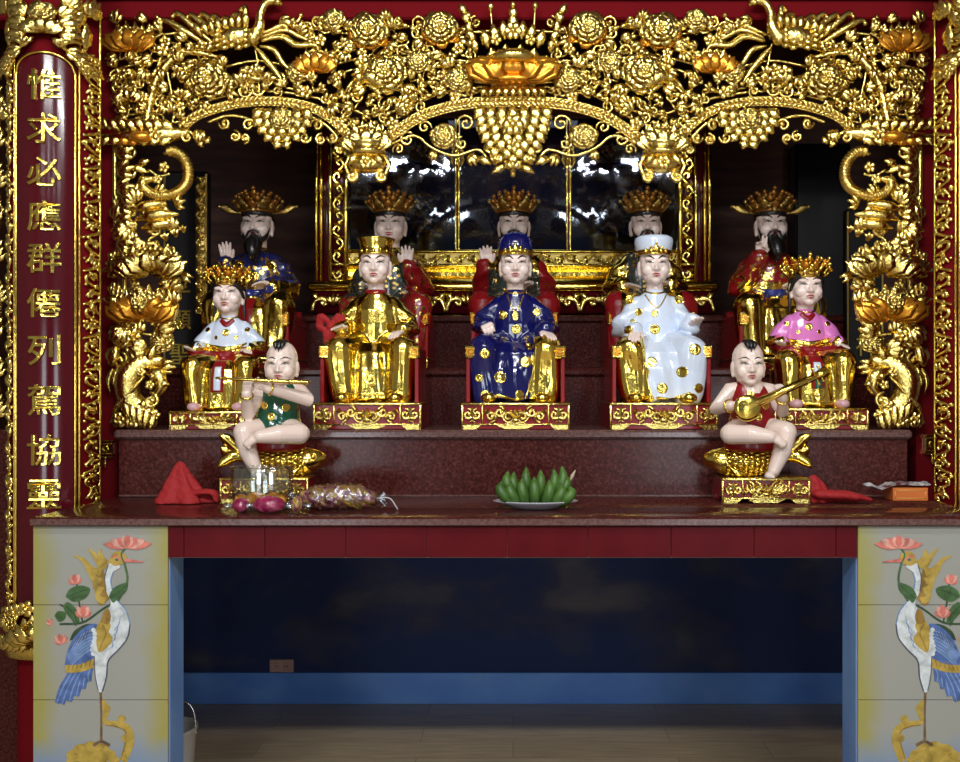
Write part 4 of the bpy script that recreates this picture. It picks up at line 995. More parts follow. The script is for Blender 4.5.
def fold(me, amp, zmax, n, seed=0, zmin=-5):
    """pleats pressed into the skirt, running down from the lap"""
    a = getv(me); nn = getn(me); ang = np.arctan2(a[:, 0], -(a[:, 1]+6)); t = np.clip((zmax-a[:, 2])/18, 0, 1)*np.clip((a[:, 2]-zmin)/6, 0, 1)
    w = np.sin(ang*n+.9*np.sin(a[:, 2]*.07+seed)+seed)+.5*np.sin(ang*n*2.3+1.7*seed+.05*a[:, 2])
    b = a+nn*(amp*t*w)[:, None]
    up = np.clip((a[:, 2]-zmax+4)/10, 0, 1)*np.clip((112-a[:, 2])/10, 0, 1)
    w2 = np.sin(a[:, 2]*.42+a[:, 0]*.16*np.sign(a[:, 0])+seed)*np.clip(np.abs(a[:, 0])/26-.35, 0, 1)
    b += nn*(amp*.8*up*w2)[:, None]
    setv(me, b)

def seated(name, label, cat, pos, sc, cfg, group=None, rz=0.):
    """a robed figure sitting with feet on the throne base; cfg describes arms, dress and headwear"""
    k = sc; root = thing(name, pos, label, cat, group, rz); g = cfg.get
    hz = g('hz', 141); hs = g('hs', 1.17); hc = (g('hx', 0), g('hy', -3), hz)
    arms = g('arms')                                       # for the image-left and image-right arm: elbow, wrist, fingers, palm, pose
    q = MB(); head(q, hc, hs)
    q.tube([(hc[0], hc[1]+3, hz-8), (0, 1, hz-22), (0, 2, 100)], [8.2*hs, 7.6*hs, 9], 14)
    q.tube([(0, 3, 104), (0, 4, 78), (0, 5, 46)], [10, 12, 13], 12)
    for sg, (el, wr, e1, e2, pose) in zip((-1, 1), arms):
        q.tube([(sg*4, 2, 100), (sg*20, 2, 98), el, wr], [6, 6, 4.4, 3.6], 9)
        hand(q, wr, e1, e2, g('hand', 21), g('thumb', {}).get(sg, -sg), pose)
    me = remesh(q, .62, 3); bv = bvh_of(me)
    body = finish(me, 'body', [g('skin', 'skin')], root, k)
    features(body, bv, hc, hs, k, 'skin', g('male', True))
    # robe
    q = MB()
    def rg(z, rx, ry, y): return [(rx*math.cos(t), y+ry*math.sin(t), z) for t in np.linspace(0, 2*PI, 25)[:-1]]
    sw = g('sw', 1.)
    q.loft([rg(40, 33, 22, 6), rg(62, 29*sw, 21, 5), rg(80, 26*sw, 20, 3), rg(94, 25*sw, 18, 2), rg(103, 22*sw, 15, 2), rg(109, 16, 12, 1), rg(113, 10.5, 10, 0), rg(115.5, 9.2, 9, 0)])
    for sg, (el, wr, e1, e2, pose) in zip((-1, 1), arms):
        e = np.array(el, float); w = np.array(wr, float); d = nrmv(w-e); we = w-d*1.
        q.tube([(sg*16, 2, 100), (sg*23*sw, 1, 92), e], [10, 11.5, 11.5], 14)
        q.tube([e, (e+we)/2+np.array((0, 0, -2)), we-d*2], [11.5, 11, 8.8 if g('tight') else 10.5], 14)
        if g('wide'):  # hanging sleeve
            q.loft([[tuple(e*(1-t)+we*t+np.array((0, 3*math.cos(a), 4*math.sin(a)-L*t*.5))*1.0) for a in np.linspace(0, 2*PI, 13)[:-1]] for t, L in ((0, 0), (.5, 14), (1, 26))])
    kn = g('knees', ((-31, -40, 52), (31, -40, 52)))
    for sg, kp, ft in zip((-1, 1), kn, g('feet', ((-27, -41, 8), (27, -41, 8)))):
        q.tube([(sg*15, 4, 52), (sg*22, -16, 54), kp], [19, 19, 15.5], 16)
        q.tube([kp, ((kp[0]+ft[0])/2, kp[1]+1, 30), ft], [15.5, 14.5, 13.5], 16)
    fl = g('fill', 6); q.loft([rg(3, 37, 22, -26-fl), rg(14, 36, 22, -25-fl), rg(34, 36, 22, -23-fl), rg(50, 35, 21, -20-fl), rg(60, 28, 17, -14-fl*.6)])
    q.box((-37, -20, 0), (37, 24, 46))
    me = remesh(q, g('vox', .95), 7); fold(me, g('amp', .9), 60, g('n', 7), g('seed', 1))
    bv = bvh_of(me); a = centers(me); idx = g('paint')(a[:, 0], a[:, 1], a[:, 2]) if g('paint') else np.zeros(len(a))
    robe = finish(me, 'robe', g('cols'), root, k, idx)
    def on_robe(nm, m, fn, parent=robe):
        q = MB(); fn(q, bv); return q.build(nm, m, parent, k)
    for x, z, r in g('medals', ()): on_robe('medallion', 'golds', lambda q, b: disc(q, b, x, z, r, .5))
    for nm, m, path, w, off in g('bands', ()): on_robe(nm, m, lambda q, b: decal(q, b, path, w, off, 0, 10, 4))
    collar(root, k, 114.5, 10.2, 10, 0, g('collar', 'golds'), 1.3)
    # shoes under the hem
    for sg, (x, y, z) in zip((-1, 1), g('shoes', ((-26, -56, 5), (26, -56, 5)))):
        q = MB(); q.loft([[(x+rx*math.cos(t), yy, max(.2, z+rz_*math.sin(t))) for t in np.linspace(0, 2*PI, 15)[:-1]] for yy, rx, rz_ in ((y-7, 1.5, 1.2), (y-6, 5, 3.8), (y-1, 7.5, 5), (y+6, 8, 5), (y+14, 7.5, 6))][::-1])
        q.tube([(x-7.5, y+3, z+1), (x, y-2, z+4.8), (x+7.5, y+3, z+1)], .8, 6); q.build('shoe', g('shoem', 'golds'), root, k)
    # hair, beard, headwear
    hx, hy, hz_ = hc
    q = MB()
    if g('lady'):
        q.ell((hx, hy+4.2*hs, hz+4.6*hs), (14.4*hs, 15.2*hs, 15.2*hs), 20, 14)
        for sg in (-1, 1):
            q.tube([(hx+sg*1*hs, hy-12.6*hs, hz+11.5*hs), (hx+sg*7*hs, hy-11.4*hs, hz+10*hs), (hx+sg*12*hs, hy-6*hs, hz+4*hs), (hx+sg*13.6*hs, hy-.5*hs, hz-4*hs)], [1.8*hs, 2.4*hs, 2.4*hs, 1.6*hs], 8)
            q.tube([(hx+sg*13.4*hs, hy+5*hs, hz-2), (hx+sg*13*hs, hy+5, hz-14), (hx+sg*14*hs, hy+3, hz-28)], [2.6, 2.4, 1.2], 8)
        q.build('hair', 'hair', root, k)
    else:
        q.ell((hx, hy+4.6*hs, hz+5.4*hs), (14.0*hs, 13.6*hs, 12*hs), 20, 12); q.build('hair', 'hair', root, k)
    if g('beard'):
        q = MB(); L = g('beard')
        q.blade(cr([(hx, hy-11*hs, hz-12*hs), (hx, hy-16*hs, hz-18*hs), (hx+1, hy-19*hs, hz-18*hs-L*.5), (hx+2, hy-17*hs, hz-18*hs-L)], 6), [5.5*hs, 8.5*hs, 7*hs, 1.2*hs], 7, cup=-.25)
        for sg in (-1, 1):
            q.tube([(hx+sg*.8, hy-15.2*hs, hz-7.4*hs), (hx+sg*4*hs, hy-14.4*hs, hz-8.2*hs), (hx+sg*6.5*hs, hy-12.6*hs, hz-13*hs), (hx+sg*6*hs, hy-14*hs, hz-20*hs)], [.8, 1.3, 1.2, .6], 7)
            q.tube([(hx+sg*11.6*hs, hy-4*hs, hz-4*hs), (hx+sg*9.6*hs, hy-8*hs, hz-12*hs), (hx+sg*5*hs, hy-13*hs, hz-17*hs)], [1.2, 2.4, 3], 8)
        q.build('beard', 'hair', root, k)
    crown(root, hc, hs, k, g('hat'), g('hatc', ('golds', 'orange')), g('wings', True))
    if g('extra'): g('extra')(root, k, bv, on_robe)
    return root

# gilt carved throne: base with pierced front, arms with gilt fronts, back
def carved_front(q, w, h, d, dense):
    """gilt work on the front of a throne base, x from -w/2 to w/2, z 0..h, at depth -d"""
    D = -d
    for a, b in (((-w/2+1, 3), (-w/2+1, h-1)), ((w/2-1, 3), (w/2-1, h-1))): q.box((a[0]-1.2, D-1.2, 0), (b[0]+1.2, D+1, h), 0, .3)
    q.box((-w/2, D-1.4, h-2.6), (w/2, D+1, h), 0, .4); q.box((-w/2, D-1.2, 4.2), (w/2, D+1, 5.8), 0, .3)
    for s in (-1, 1):
        q.loft([[(s*(w/2-.2), D-1, 0), (s*(w/2-.2), D+1, 0), (s*(w/2-.2), D+1, 5), (s*(w/2-.2), D-1, 5)], [(s*(w/2-14), D-1, .0), (s*(w/2-14), D+1, .0), (s*(w/2-14), D+1, 5), (s*(w/2-14), D-1, 5)], [(s*(w/2-19), D-1, 3.4), (s*(w/2-19), D+1, 3.4), (s*(w/2-19), D+1, 5), (s*(w/2-19), D-1, 5)]])
    q.loft([[(x, D-1, z), (x, D+1, z), (x, D+1, 5), (x, D-1, 5)] for x, z in ((-18, 3.6), (-11, .6), (11, .6), (18, 3.6))])
    zc = (h+3.4)/2; hh = (h-8)/2
    def sc_(x, z, r, a0, tn, dr, rad=1.5):
        pts = []
        N = int(12*tn)+4
        for i in range(N):
            t = i/(N-1); rr = r*(1-.75*t); a = a0*PI/180+dr*tn*2*PI*t; pts.append((x+rr*math.cos(a), D-1.2-math.sin(PI*t), z+rr*math.sin(a)))
        q.tube(pts, [rad*.7, rad, rad*.9], 6); q.ell(pts[-1], rad*1.4, 6, 5)
    for s in (-1, 1):
        x = s*(w/2-11)
        for t in (-1, 1): sc_(x+t*4.2, zc, hh*.62, 90, 1.2, t); sc_(x+t*3, zc-hh*.4, hh*.4, 270, 1.1, -t, .9)
        q.blade([(x, D-1.5, zc-hh*.7), (x, D-3, zc), (x, D-1.5, zc+hh*.8)], [.8, 3.0, .4], 1.6)
        q.box((s*(w/2-21)-.8, D-1, 5), (s*(w/2-21)+.8, D+1, h-2), 0, .2)
        n = 3 if not dense else 4
        for j in range(n):
            xx = s*(7+j*(w/2-33)/(n-.6)); sc_(xx, zc+hh*(.25 if j % 2 else -.2), hh*.62, 90 if j % 2 else 270, 1.25, s if j % 2 else -s)
            q.blade([(xx, D-1.5, zc), (xx+s*4, D-2.6, zc+hh*(.5 if j % 2 == 0 else -.5)), (xx+s*8, D-1.5, zc+hh*.1)], [.8, 2.4, .3], 1.6)
    for a in (-60, -30, 0, 30, 60):
        a_ = a*PI/180; q.blade([(0, D-1.5, zc-hh*.6), (5*math.sin(a_), D-3.2, zc-hh*.1), (9*math.sin(a_), D-1.8, zc-hh*.5+hh*1.2*math.cos(a_))], [.8, 2.6, .3], 1.6)
    q.ell((0, D-2, zc-hh*.6), (4, 1.6, 2), 10, 6)
    q.tube(cr([(-15, D-1.5, zc+hh*.2), (-10, D-1.5, zc-hh*.7), (0, D-1.5, zc-hh*.95), (10, D-1.5, zc-hh*.7), (15, D-1.5, zc+hh*.2)], 5), 1.0, 6)

def throne_(name, pos, k, w, h, label, arms=True, dep=108, ah=58, aw=4, group='red and gold thrones of the statues', dense=False, rz=0., back=64, inset=4.):
    """pos: middle of the front edge of the base on the step"""
    t = thing(name, pos, label, 'throne', group, rz)
    q = MB(); q.box((-w/2+1.2, .8, .2), (w/2-1.2, dep, h-.4), 0, .4); sharp(q.build('base', 'redb', t, k))
    q = MB(); carved_front(q, w, h, 0., dense); q.box((-w/2, -.8, h-1.2), (w/2, dep, h), 0, .3); sharp(q.build('carved_front', 'gold', t, k), 50)
    if arms:
        q = MB(); q.box((-w/2+inset+aw, dep-10, h+.2), (w/2-inset-aw, dep-6, h+back), 0, 1.2); sharp(q.build('backrest', 'redb', t, k))
        for s in (-1, 1):
            q = MB(); x0 = s*(w/2-inset); x1 = s*(w/2-inset-aw)
            q.box((x0, 16, h+.2), (x1, dep-6, h+ah-12), 0, .6); q.box((x0, 24, h+ah-12), (x1, dep-6, h+ah-2), 0, .6)
            q.box((x0, dep-16, h+ah-4), (x1, dep-6, h+back*.8), 0, .8)
            o = sharp(q.build('arm', 'redb', t, k)); q = MB()
            q.box((x0+s*.8, 13, h+ah-13), (x1-s*7, 30, h+ah), 0, 1.); q.box((x0-s*.2, 12.2, h+ah-10.5), (x1-s*5, 13, h+ah-2.5), 1, .3)
            q.tube([((x0+x1-s*6)/2+3*math.cos(a), 12.0, h+ah-6.5+2.4*math.sin(a)) for a in np.linspace(0, 2*PI, 15)], .6, 6)
            sharp(q.build('arm_end', ['golds', 'orange'], o, k))
    return t
# ------------------------------------------------------------------ the seated row in front
K1 = 3.10/F; YB = 3.0; KB1 = YB/F*1.003
def base_pos(px): return Vector(((px-CX)*YB/F, YB, Z1+.0005))
def seat_pos(px, h, off=64): return Vector(((px-CX)*YB/F, YB+off*K1, Z1+.0006+h*KB1))
REST_L = ((-33, 2, 76), (-30, -30, 72), (.35, -1, -.25), (0, -.2, -1), 'relaxed')
REST_R = ((33, 2, 76), (33, -30, 72), (-.35, -1, -.25), (0, -.2, -1), 'relaxed')
W1, H1 = 108, 26.5
def pB(x, y, z): return np.zeros(len(x))
seated('deity_statue', 'seated statue in an all-gilt robe with a gilt flat-topped hat', 'statue', seat_pos(367, H1), K1, dict(
    arms=(((-34, 0, 78), (-31, -28, 73), (-.2, -1, .15), (.3, -.3, -1), 'relaxed'), ((34, 0, 76), (30, -32, 71), (-.5, -1, -.3), (0, -.2, -1), 'relaxed')),
    cols=['golds', 'redb'], paint=lambda x, y, z: (z > 112.5).astype(int), hat='pill', hatc=('golds', 'golds'), n=6, seed=2.1, fill=0, amp=1.3, collar='redb', hy=-4,
    bands=[('hem', 'golds', [(-30, 12), (-10, 9), (10, 9), (30, 12)], [1.4, 1.4], .6), ('cord', 'golds', [(-9, 110), (-3, 96), (0, 88), (3, 96), (9, 110)], [.7, .7], .5)], medals=[(33, 84, 6), (0, 22, 6)]))
throne_('throne', base_pos(367), KB1, W1, H1, 'red throne with gilt carved base under the all-gilt statue')
nm_ = [(-12, 89, 4), (1, 74, 5.2), (-30, 48, 5.5), (10, 40, 5.8), (-15, 25, 6), (-30, 8, 4.5), (4, 8, 4.5), (-36, 24, 4.2), (14, 56, 4), (0, 86, 3.4), (22, 92, 4)]
seated('deity_statue', 'seated statue in a navy blue robe with gilt medallions and a domed navy cap', 'statue', seat_pos(515.5, H1), K1, dict(
    arms=(((-34, 2, 80), (-31, -26, 78), (.25, -1, -.2), (.5, -.2, -1), 'fist'), ((34, 0, 76), (29, -36, 70), (.55, -1, -.35), (0, -.3, -1), 'relaxed')),
    cols=['navy', 'golds', 'redb'], paint=lambda x, y, z: np.where((x > 12+.12*z+1.5*np.sin(z*.25)) & (z < 66) & (y < -12), 1, 0), hat='cap', hatc=('navy', 'navy'), n=7, seed=.6, amp=1.8,
    medals=nm_, bands=[('gilt_piping', 'golds', [(9, 2), (16, 22), (19, 45), (19, 64)], [1.1, 1.1], .6), ('necklace', 'golds', [(-9, 110), (-4, 98), (0, 91), (4, 98), (9, 110)], [.7, .7], .6), ('hem', 'golds', [(-34, 4), (-18, 7), (-2, 3), (8, 5)], [1.6, 1.6], .6), ('cuff', 'golds', [(-36, 72), (-26, 70)], [1, 1], .6)],
    extra=lambda r, k, bv, onr: (onr('necklace_pendant', 'golds', lambda q, b: disc(q, b, 0, 89, 3.6, .9)), onr('chest_tassel', 'golds', lambda q, b: (disc(q, b, -14, 91, 3, .9), decal(q, b, [(-14, 93), (-14, 84)], [2, 3.2], .8))))))
throne_('throne', base_pos(515.5), KB1, W1, H1, 'red throne with gilt carved base under the navy robed statue')
wm_ = [(-27, 111-6, 4.5), (24, 105, 4.5), (-18, 92, 4), (-2, 90, 3.6), (-2, 74, 5.2), (-32, 72, 4.5), (32, 52, 6), (20, 30, 5.6), (-10, 40, 5.2), (0, 14, 5.6), (36, 14, 5), (22, 4, 4.5), (-24, 82, 3)]
seated('deity_statue', 'seated statue in a white robe with gilt medallions and a round white hat', 'statue', seat_pos(664, H1), K1, dict(
    arms=(((-34, 0, 76), (-25, -38, 70), (-.2, -1, -.45), (0, -.3, -1), 'relaxed'), ((35, 2, 80), (34, -24, 79), (.15, -1, .1), (-.2, .1, 1), 'relaxed')),
    cols=['white', 'golds'], paint=lambda x, y, z: np.where((x < -11-.10*z+1.5*np.sin(z*.25)) & (z < 66) & (y < -12), 1, 0), hat='toque', hatc=('white', 'white'), n=7, seed=3.3, amp=1.9, hx=-1,
    medals=wm_, bands=[('gilt_piping', 'golds', [(-9, 2), (-15, 22), (-17, 45), (-17, 64)], [1.1, 1.1], .6), ('necklace', 'goldd', [(-11, 110), (-5, 100), (0, 96), (5, 100), (11, 110)], [.7, .7], .6), ('hem', 'golds', [(-6, 5), (8, 3), (20, 6), (34, 3)], [1.6, 1.6], .6)]))
throne_('throne', base_pos(664), KB1, W1, H1, 'red throne with gilt carved base under the white robed statue')
# ladies
K1L = K1*.80
def lady_paint(top):
    def f(x, y, z):
        c = np.ones(len(x)); c[(z > 76) & ~((np.abs(x) > 33) & (z < 84))] = 0
        c[(z > 67) & (z < 71.5) & (y < -2)] = 2; return c
    return f
def lady(px, h, top, label, rib, sc=1.):
    def ex(r, k, bv, onr):
        onr('sash', 'redb', lambda q, b: (decal(q, b, [(0, 66), (0, 48), (0, 22)], [6.5, 7.5, 7.5], .7), decal(q, b, [(-24, 70), (0, 67), (24, 70)], [2.4, 3, 2.4], .7)))
        onr('ribbon', rib[0], lambda q, b: decal(q, b, [(0, 52), (0, 38), (0, rib[2])], [4, 4.5, 4.2], 1.3))
        if rib[1]: onr('ribbon_end', rib[1], lambda q, b: decal(q, b, [(0, rib[2]), (0, 22)], [4.5, 4.5], 1.4))
        onr('gilt_trim', 'golds', lambda q, b: (decal(q, b, [(-30, 80), (-12, 76), (0, 74), (12, 76), (30, 80)], [2.2, 3.2, 2.2], .8), ))
        onr('hem', 'golds', lambda q, b: decal(q, b, [(-30, 10), (-12, 5), (12, 5), (30, 10)], [1.6, 1.6], .7)); onr('knee_rosette', 'golds', lambda q, b: disc(q, b, 0, 14, 7, .9))
        onr('collar_bow', 'redb', lambda q, b: (decal(q, b, [(-8, 110), (0, 104), (8, 110)], [2.4, 3.4, 2.4], .9)))
    return seated('deity_statue', label, 'statue', seat_pos(px, h, 54), K1L*sc, dict(lady=True, male=False, hand=18, hs=1.34, hz=142,
        arms=(((-35, 0, 76), (-33, -26, 72), (-.45, -1, .1), (.3, .2, 1), 'relaxed'), ((35, 0, 76), (30, -30, 72), (.35, -1, -.1), (-.2, -.2, -1), 'relaxed')),
        cols=[top, 'golds', 'redb'], paint=lady_paint(top), hat='crown', n=9, seed=px*.1, amp=1.0, medals=[(-24, 98, 3.2), (24, 98, 3.2), (0, 94, 4.6), (-12, 88, 2.6), (12, 88, 2.6)], shoem='shoe', extra=ex, collar='golds'))
M['shoe'] = mat('pale_pink_shoe_glaze', (.62, .35, .38), .25, 0, .4)
M['shoep'] = M['pink']
lady(213.5, 18, 'white', 'seated lady statue in a white top and gilt skirt with gilt crown', ('white', None, 24), 1.045)
throne_('throne', base_pos(213.5), KB1, 88, 18, 'low gilt carved base under the lady statue in white and gold', arms=False, dep=84, dense=True)
lady(821.5, 21, 'pink', 'seated lady statue in a pink top and gilt skirt with gilt crown', ('white', 'green', 38), 1.085)
throne_('throne', base_pos(821.5), KB1, 94, 21, 'low gilt carved base under the lady statue in pink and gold', arms=False, dep=84, dense=True)

# ------------------------------------------------------------------ the row behind
M['orangeb'] = mat('gilt_brown_orange', (.50, .22, .04), .35, .75)
K2 = 3.63/F; YB2 = 3.404
def pos2(px): return Vector(((px-CX)*3.63/F, 3.63, Z2+.0006+10*K2))
UP_L = lambda x, z, pose='open': ((-33, 0, 74), (x, -24, z-12), (-.05, -.12, 1), (0, -1, 0), pose)
DN_R = ((33, 0, 74), (20, -28, 74), (-.8, -.7, .1), (0, -.3, -1), 'relaxed')
DN_L = ((-33, 0, 74), (-24, -28, 72), (.6, -.8, .1), (0, -.3, -1), 'relaxed')
UP_R = lambda x, z, pose='open': ((33, 0, 74), (x, -24, z-12), (.05, -.12, 1), (0, -1, 0), pose)
def official(px, label, tl, arms, cols, paint, beard, hz=139, extra=None, skin='skin', group=None, hatc=('goldd', 'orangeb'), medals=(), th={}, hx=0, collar_='golds', bands=()):
    s = seated('deity_statue', label, 'statue', pos2(px), K2*.965, dict(wings=px in (258, 770), arms=arms, cols=cols, paint=paint, hat='winged', hatc=hatc, beard=beard, hz=hz, n=8, seed=px*.07, amp=1.2, vox=1.05, medals=medals, bands=bands, extra=extra, skin=skin, thumb=th, hx=hx, collar=collar_), group)
    t = throne_('throne', Vector(((px-CX)*3.63/F, YB2, Z2+.0005)), K2, 84, 10, 'red throne under the '+tl, arms=True, dep=103, ah=44, aw=4, back=50, inset=1)
    return s
def belt(q, b): decal(q, b, [(-24, 70), (0, 67), (24, 70)], [3.2, 3.6, 3.2], .9)
def pa(x, y, z): return np.where(z > 78, 0, np.where((np.abs(x) < 7) & (y < -20) & (z < 66), 2, 1))
official(258, 'bearded official statue with blue chest and raised flat palm at the left end', 'bearded statue in blue at the left end', (UP_L(-26, 110), DN_R), ['bro_blue', 'golds', 'redb'], pa, 20, extra=lambda r, k, bv, onr: onr('belt', 'blueg', belt), medals=[(26, 60, 6), (-22, 56, 6), (16, 96, 5.5), (-16, 96, 5.5), (0, 84, 5.5)])
official(391, 'official statue raising a palm behind the all-gilt statue', 'official behind the all-gilt statue', (DN_L, UP_R(19, 106)), ['bro_dark', 'bro_red', 'golds'], lambda x, y, z: np.where((x > 16) | (z < 60), 1, np.where(z > 96, 2, 0)), None)
official(514, 'bearded official statue raising a palm behind the navy robed statue', 'bearded official behind the navy robed statue', (UP_L(-28, 106), DN_R), ['bro_dark', 'redb', 'golds'], lambda x, y, z: np.where((np.abs(x) > 26) | (z < 60), 1, np.where(z > 90, 2, 0)), 14)
official(645, 'bearded official statue in a gilt and dark brocade robe behind the white robed statue', 'bearded official behind the white robed statue', (DN_L, DN_R), ['bro_dark', 'golds', 'redb'], lambda x, y, z: np.where(z < 66, np.where(np.abs(x) > 30, 2, 1), np.where(np.abs(x) > 20, 1, 0)), 16)
official(770, 'bearded official statue in red and gold raising two fingers at the right end', 'bearded statue in red at the right end', (UP_L(-15, 116, 'two'), DN_R), ['bro_red', 'golds', 'redb'], lambda x, y, z: np.where(z > 78, 0, np.where((np.abs(x) > 36) & (y > -12), 2, 1)), 20, extra=lambda r, k, bv, onr: onr('belt', 'blueg', belt), medals=[(14, 92, 5), (-8, 84, 5), (20, 58, 6)])

M['skind'] = mat('dark_face_paint', (.30, .22, .18), .4)  # darker face colour for the figures inside the case
# dim figures inside the glazed shrine
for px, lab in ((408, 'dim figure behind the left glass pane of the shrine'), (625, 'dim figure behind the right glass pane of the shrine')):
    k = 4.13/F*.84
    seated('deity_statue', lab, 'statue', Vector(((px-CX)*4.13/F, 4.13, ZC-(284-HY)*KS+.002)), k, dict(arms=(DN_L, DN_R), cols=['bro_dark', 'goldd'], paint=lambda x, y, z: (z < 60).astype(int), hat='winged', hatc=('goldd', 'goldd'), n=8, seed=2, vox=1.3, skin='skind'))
# ------------------------------------------------------------------ the two musician boys on gilt fish
KBY = 2.81/F; YBY = 2.795
def foot(q, heel, toe, s=1., up=(0, 0, 1)):
    h = np.array(heel, float); t = np.array(toe, float); d = nrmv(t-h); u = np.array(up, float); sd = np.cross(d, u); sd /= np.linalg.norm(sd)
    L = np.linalg.norm(t-h)
    q.tube([h, h+d*L*.5+u*.5*s, t-d*2*s], [5.2*s, 5*s, 4.6*s], 12, flat=.8, nrm=u)
    for i, o in enumerate((-4.2, -2.2, -.3, 1.6, 3.6)): q.ell(t+sd*o*s-d*abs(o+1)*.35*s-u*1.2*s, (1.25*s if i else 1.9*s,)*3, 8, 6)
def boy(px, sg, label, vest, arms, lab_fish, lab_stand):
    """sg=+1 for the lute player as photographed, -1 mirrors the pose"""
    base = Vector(((px-CX)*YBY/F, YBY, ZT+.0006))
    st = thing('carved_stand', base, lab_stand, 'stand', 'gilt stands under the fish')
    q = MB(); q.box((-42.5, 1, 6), (42.5, 50, 24.2), 0, .4)
    for x in (-40, 40): 
        for y in (4, 44): q.box((x-3, y-2, 0), (x+3, y+4, 7), 0, .3)
    sharp(q.build('base', 'redb', st, KBY)); q = MB(); carved_front(q, 88, 25, 0, True); q.box((-44, -.8, 23.6), (44, 51, 25), 0, .3); sharp(q.build('carved_front', 'gold', st, KBY), 50)
    # fish
    fz_ = 25*KBY+.0006; fb = base+Vector((0, 24*KBY, fz_))
    fi = thing('fish_statue', fb, lab_fish, 'fish statue', 'gilt fish under the boys')
    q = MB(); ri = []
    for x, ry, rz, z in ((-58, 1.5, 2.5, 17.5), (-56, 5, 5.5, 17.5), (-50, 9, 9.5, 17), (-40, 13, 13.5, 15.5), (-24, 15, 15.5, 15.6), (-6, 14.5, 15, 15.3), (8, 11.5, 12, 15.5), (18, 7.5, 8, 17), (26, 4.5, 5, 20), (29, 3, 4, 22)):
        ri.append([(x, ry*math.cos(t), z+rz*math.sin(t)) for t in np.linspace(0, 2*PI, 25)[:-1]])
    q.loft(ri)
    body_f = q.build('body', 'golds', fi, KBY, mirror=sg < 0); bf = MB()
    for i in range(9):
        for j in range(-4, 5):
            a = j*.33+(.165 if i % 2 else 0); x = -34+i*5.6; rr = np.interp(x, [-40, -24, -6, 8, 18], [13.2, 15.3, 14.8, 11.8, 7.8])
            c = (x, -rr*math.cos(a), 15.6+rr*math.sin(a)); n = (0, -math.cos(a), math.sin(a))
            bf.blade([(x-3.2, c[1]-.1*n[1], c[2]), (x, c[1]+.9*n[1], c[2]+.9*n[2]), (x+3.2, c[1]+.2*n[1], c[2])], [1.2, 2.6, .7], 1.0, n=n)
    bf.build('scales', 'golds', fi, KBY, mirror=sg < 0)
    q = MB()
    for pts in ([(24, 0, 18), (34, 0, 28), (44, -2, 38), (52, -3, 43)], [(24, 0, 17), (36, -2, 20), (46, -3, 15), (52, -4, 8)], [(26, 1, 18), (38, 1, 25), (46, 1, 26), (50, 0, 30)]): q.blade(cr(pts, 6), [2.5, 6.5, 6, .6], 2.4)
    q.build('tail', 'golds', fi, KBY, mirror=sg < 0)
    q = MB()
    for j in range(5): q.blade(cr([(-20+j*8, 0, 30), (-17+j*8, 0, 33), (-12+j*8, 0, 34)], 4), [2.5, 3, .4], 1.6)
    q.build('dorsal_fin', 'golds', fi, KBY, mirror=sg < 0)
    for nm, m, y in (('eye', 'golds', -11),):
        q = MB(); q.ell((-46, -10.4, 20), (2.6, 1.6, 2.6), 10, 7); q.tube([(-46+3.4*math.cos(a), -10.6, 20+3.4*math.sin(a)) for a in np.linspace(0, 2*PI, 15)], .7, 6); q.build(nm, m, fi, KBY, mirror=sg < 0)
    q = MB(); q.blade(cr([(-38, -13, 18), (-36, -14.6, 12), (-36, -13, 6)], 5), [1.2, 2.2, .6], 1.5); q.build('gill', 'golds', fi, KBY, mirror=sg < 0); q = MB(); q.blade(cr([(-34, -15, 10), (-26, -17, 4), (-18, -15, 3)], 5), [1.2, 4, .5], 1.4); q.build('fin', 'golds', fi, KBY, mirror=sg < 0)
    # boy: coordinates about the stand middle, z above the stand top
    seat = 33.; bp = fb+Vector((0, 0, 0))
    b = thing('boy_statue', fb+Vector((0, 0, 31.5*KBY)), label, 'statue'); OZ = 31.5
    k = KBY; q = MB(); D = lambda p: (p[0]*sg, p[1], p[2]-OZ)
    hc = D((-13, -4, 113)); head(q, hc, 1.2, True)
    T_ = lambda pts, r, n=12: q.tube([D(p) for p in pts], r, n)
    T_([(-13, -1, 104), (-11, 0, 88), ], [8, 8.5], 14)
    T_([(-10, 1, 88), (-9, 0, 72), (-8, 2, 56), (-8, 2, 48)], [15, 18, 20, 19], 16)
    T_([(-12, 1, 90), (-30, 1, 87), arms['il_e'], arms['il_w']], [8, 8.6, 7.2, 5.4]); T_([(-8, 1, 90), (9, 1, 87), arms['ir_e'], arms['ir_w']], [8, 8.6, 7.2, 5.4])
    for key, th in (('il', -1), ('ir', 1)):
        w, e1, e2, pose = arms[key+'_h']; hand(q, D(w), (e1[0]*sg, e1[1], e1[2]), (e2[0]*sg, e2[1], e2[2]), 17, th*sg, pose)
    T_([(-16, 0, 44), (-26, -14, 46), (-36, -27, 44)], [14, 13, 10.5], 16); T_([(-36, -27, 44), (-18, -38, 44), (0, -42, 42)], [10.5, 9.6, 6.6], 16)
    foot(q, D((2, -42, 42)), D((13, -44, 34)), 1.05, (.3*sg, -.8, .4))
    T_([(2, 0, 44), (10, -14, 47), (19, -28, 46)], [13, 12.5, 10.5], 16); T_([(19, -28, 46), (14, -30, 26), (6, -31, 8)], [10.5, 9, 6.2], 16)
    foot(q, D((7, -28, 5.4)), D((-2, -42, 3.6)), 1.05)
    me = remesh(q, .75, 4); bv = bvh_of(me); body = finish(me, 'body', ['skinb'], b, k); features(body, bv, hc, 1.2, k, 'skinb', False, True)
    q = MB()
    def ell_ring(z, cx, rx, ry, y=1): return [D((cx+rx*math.cos(t), y+ry*math.sin(t), z)) for t in np.linspace(0, 2*PI, 33)[:-1]]
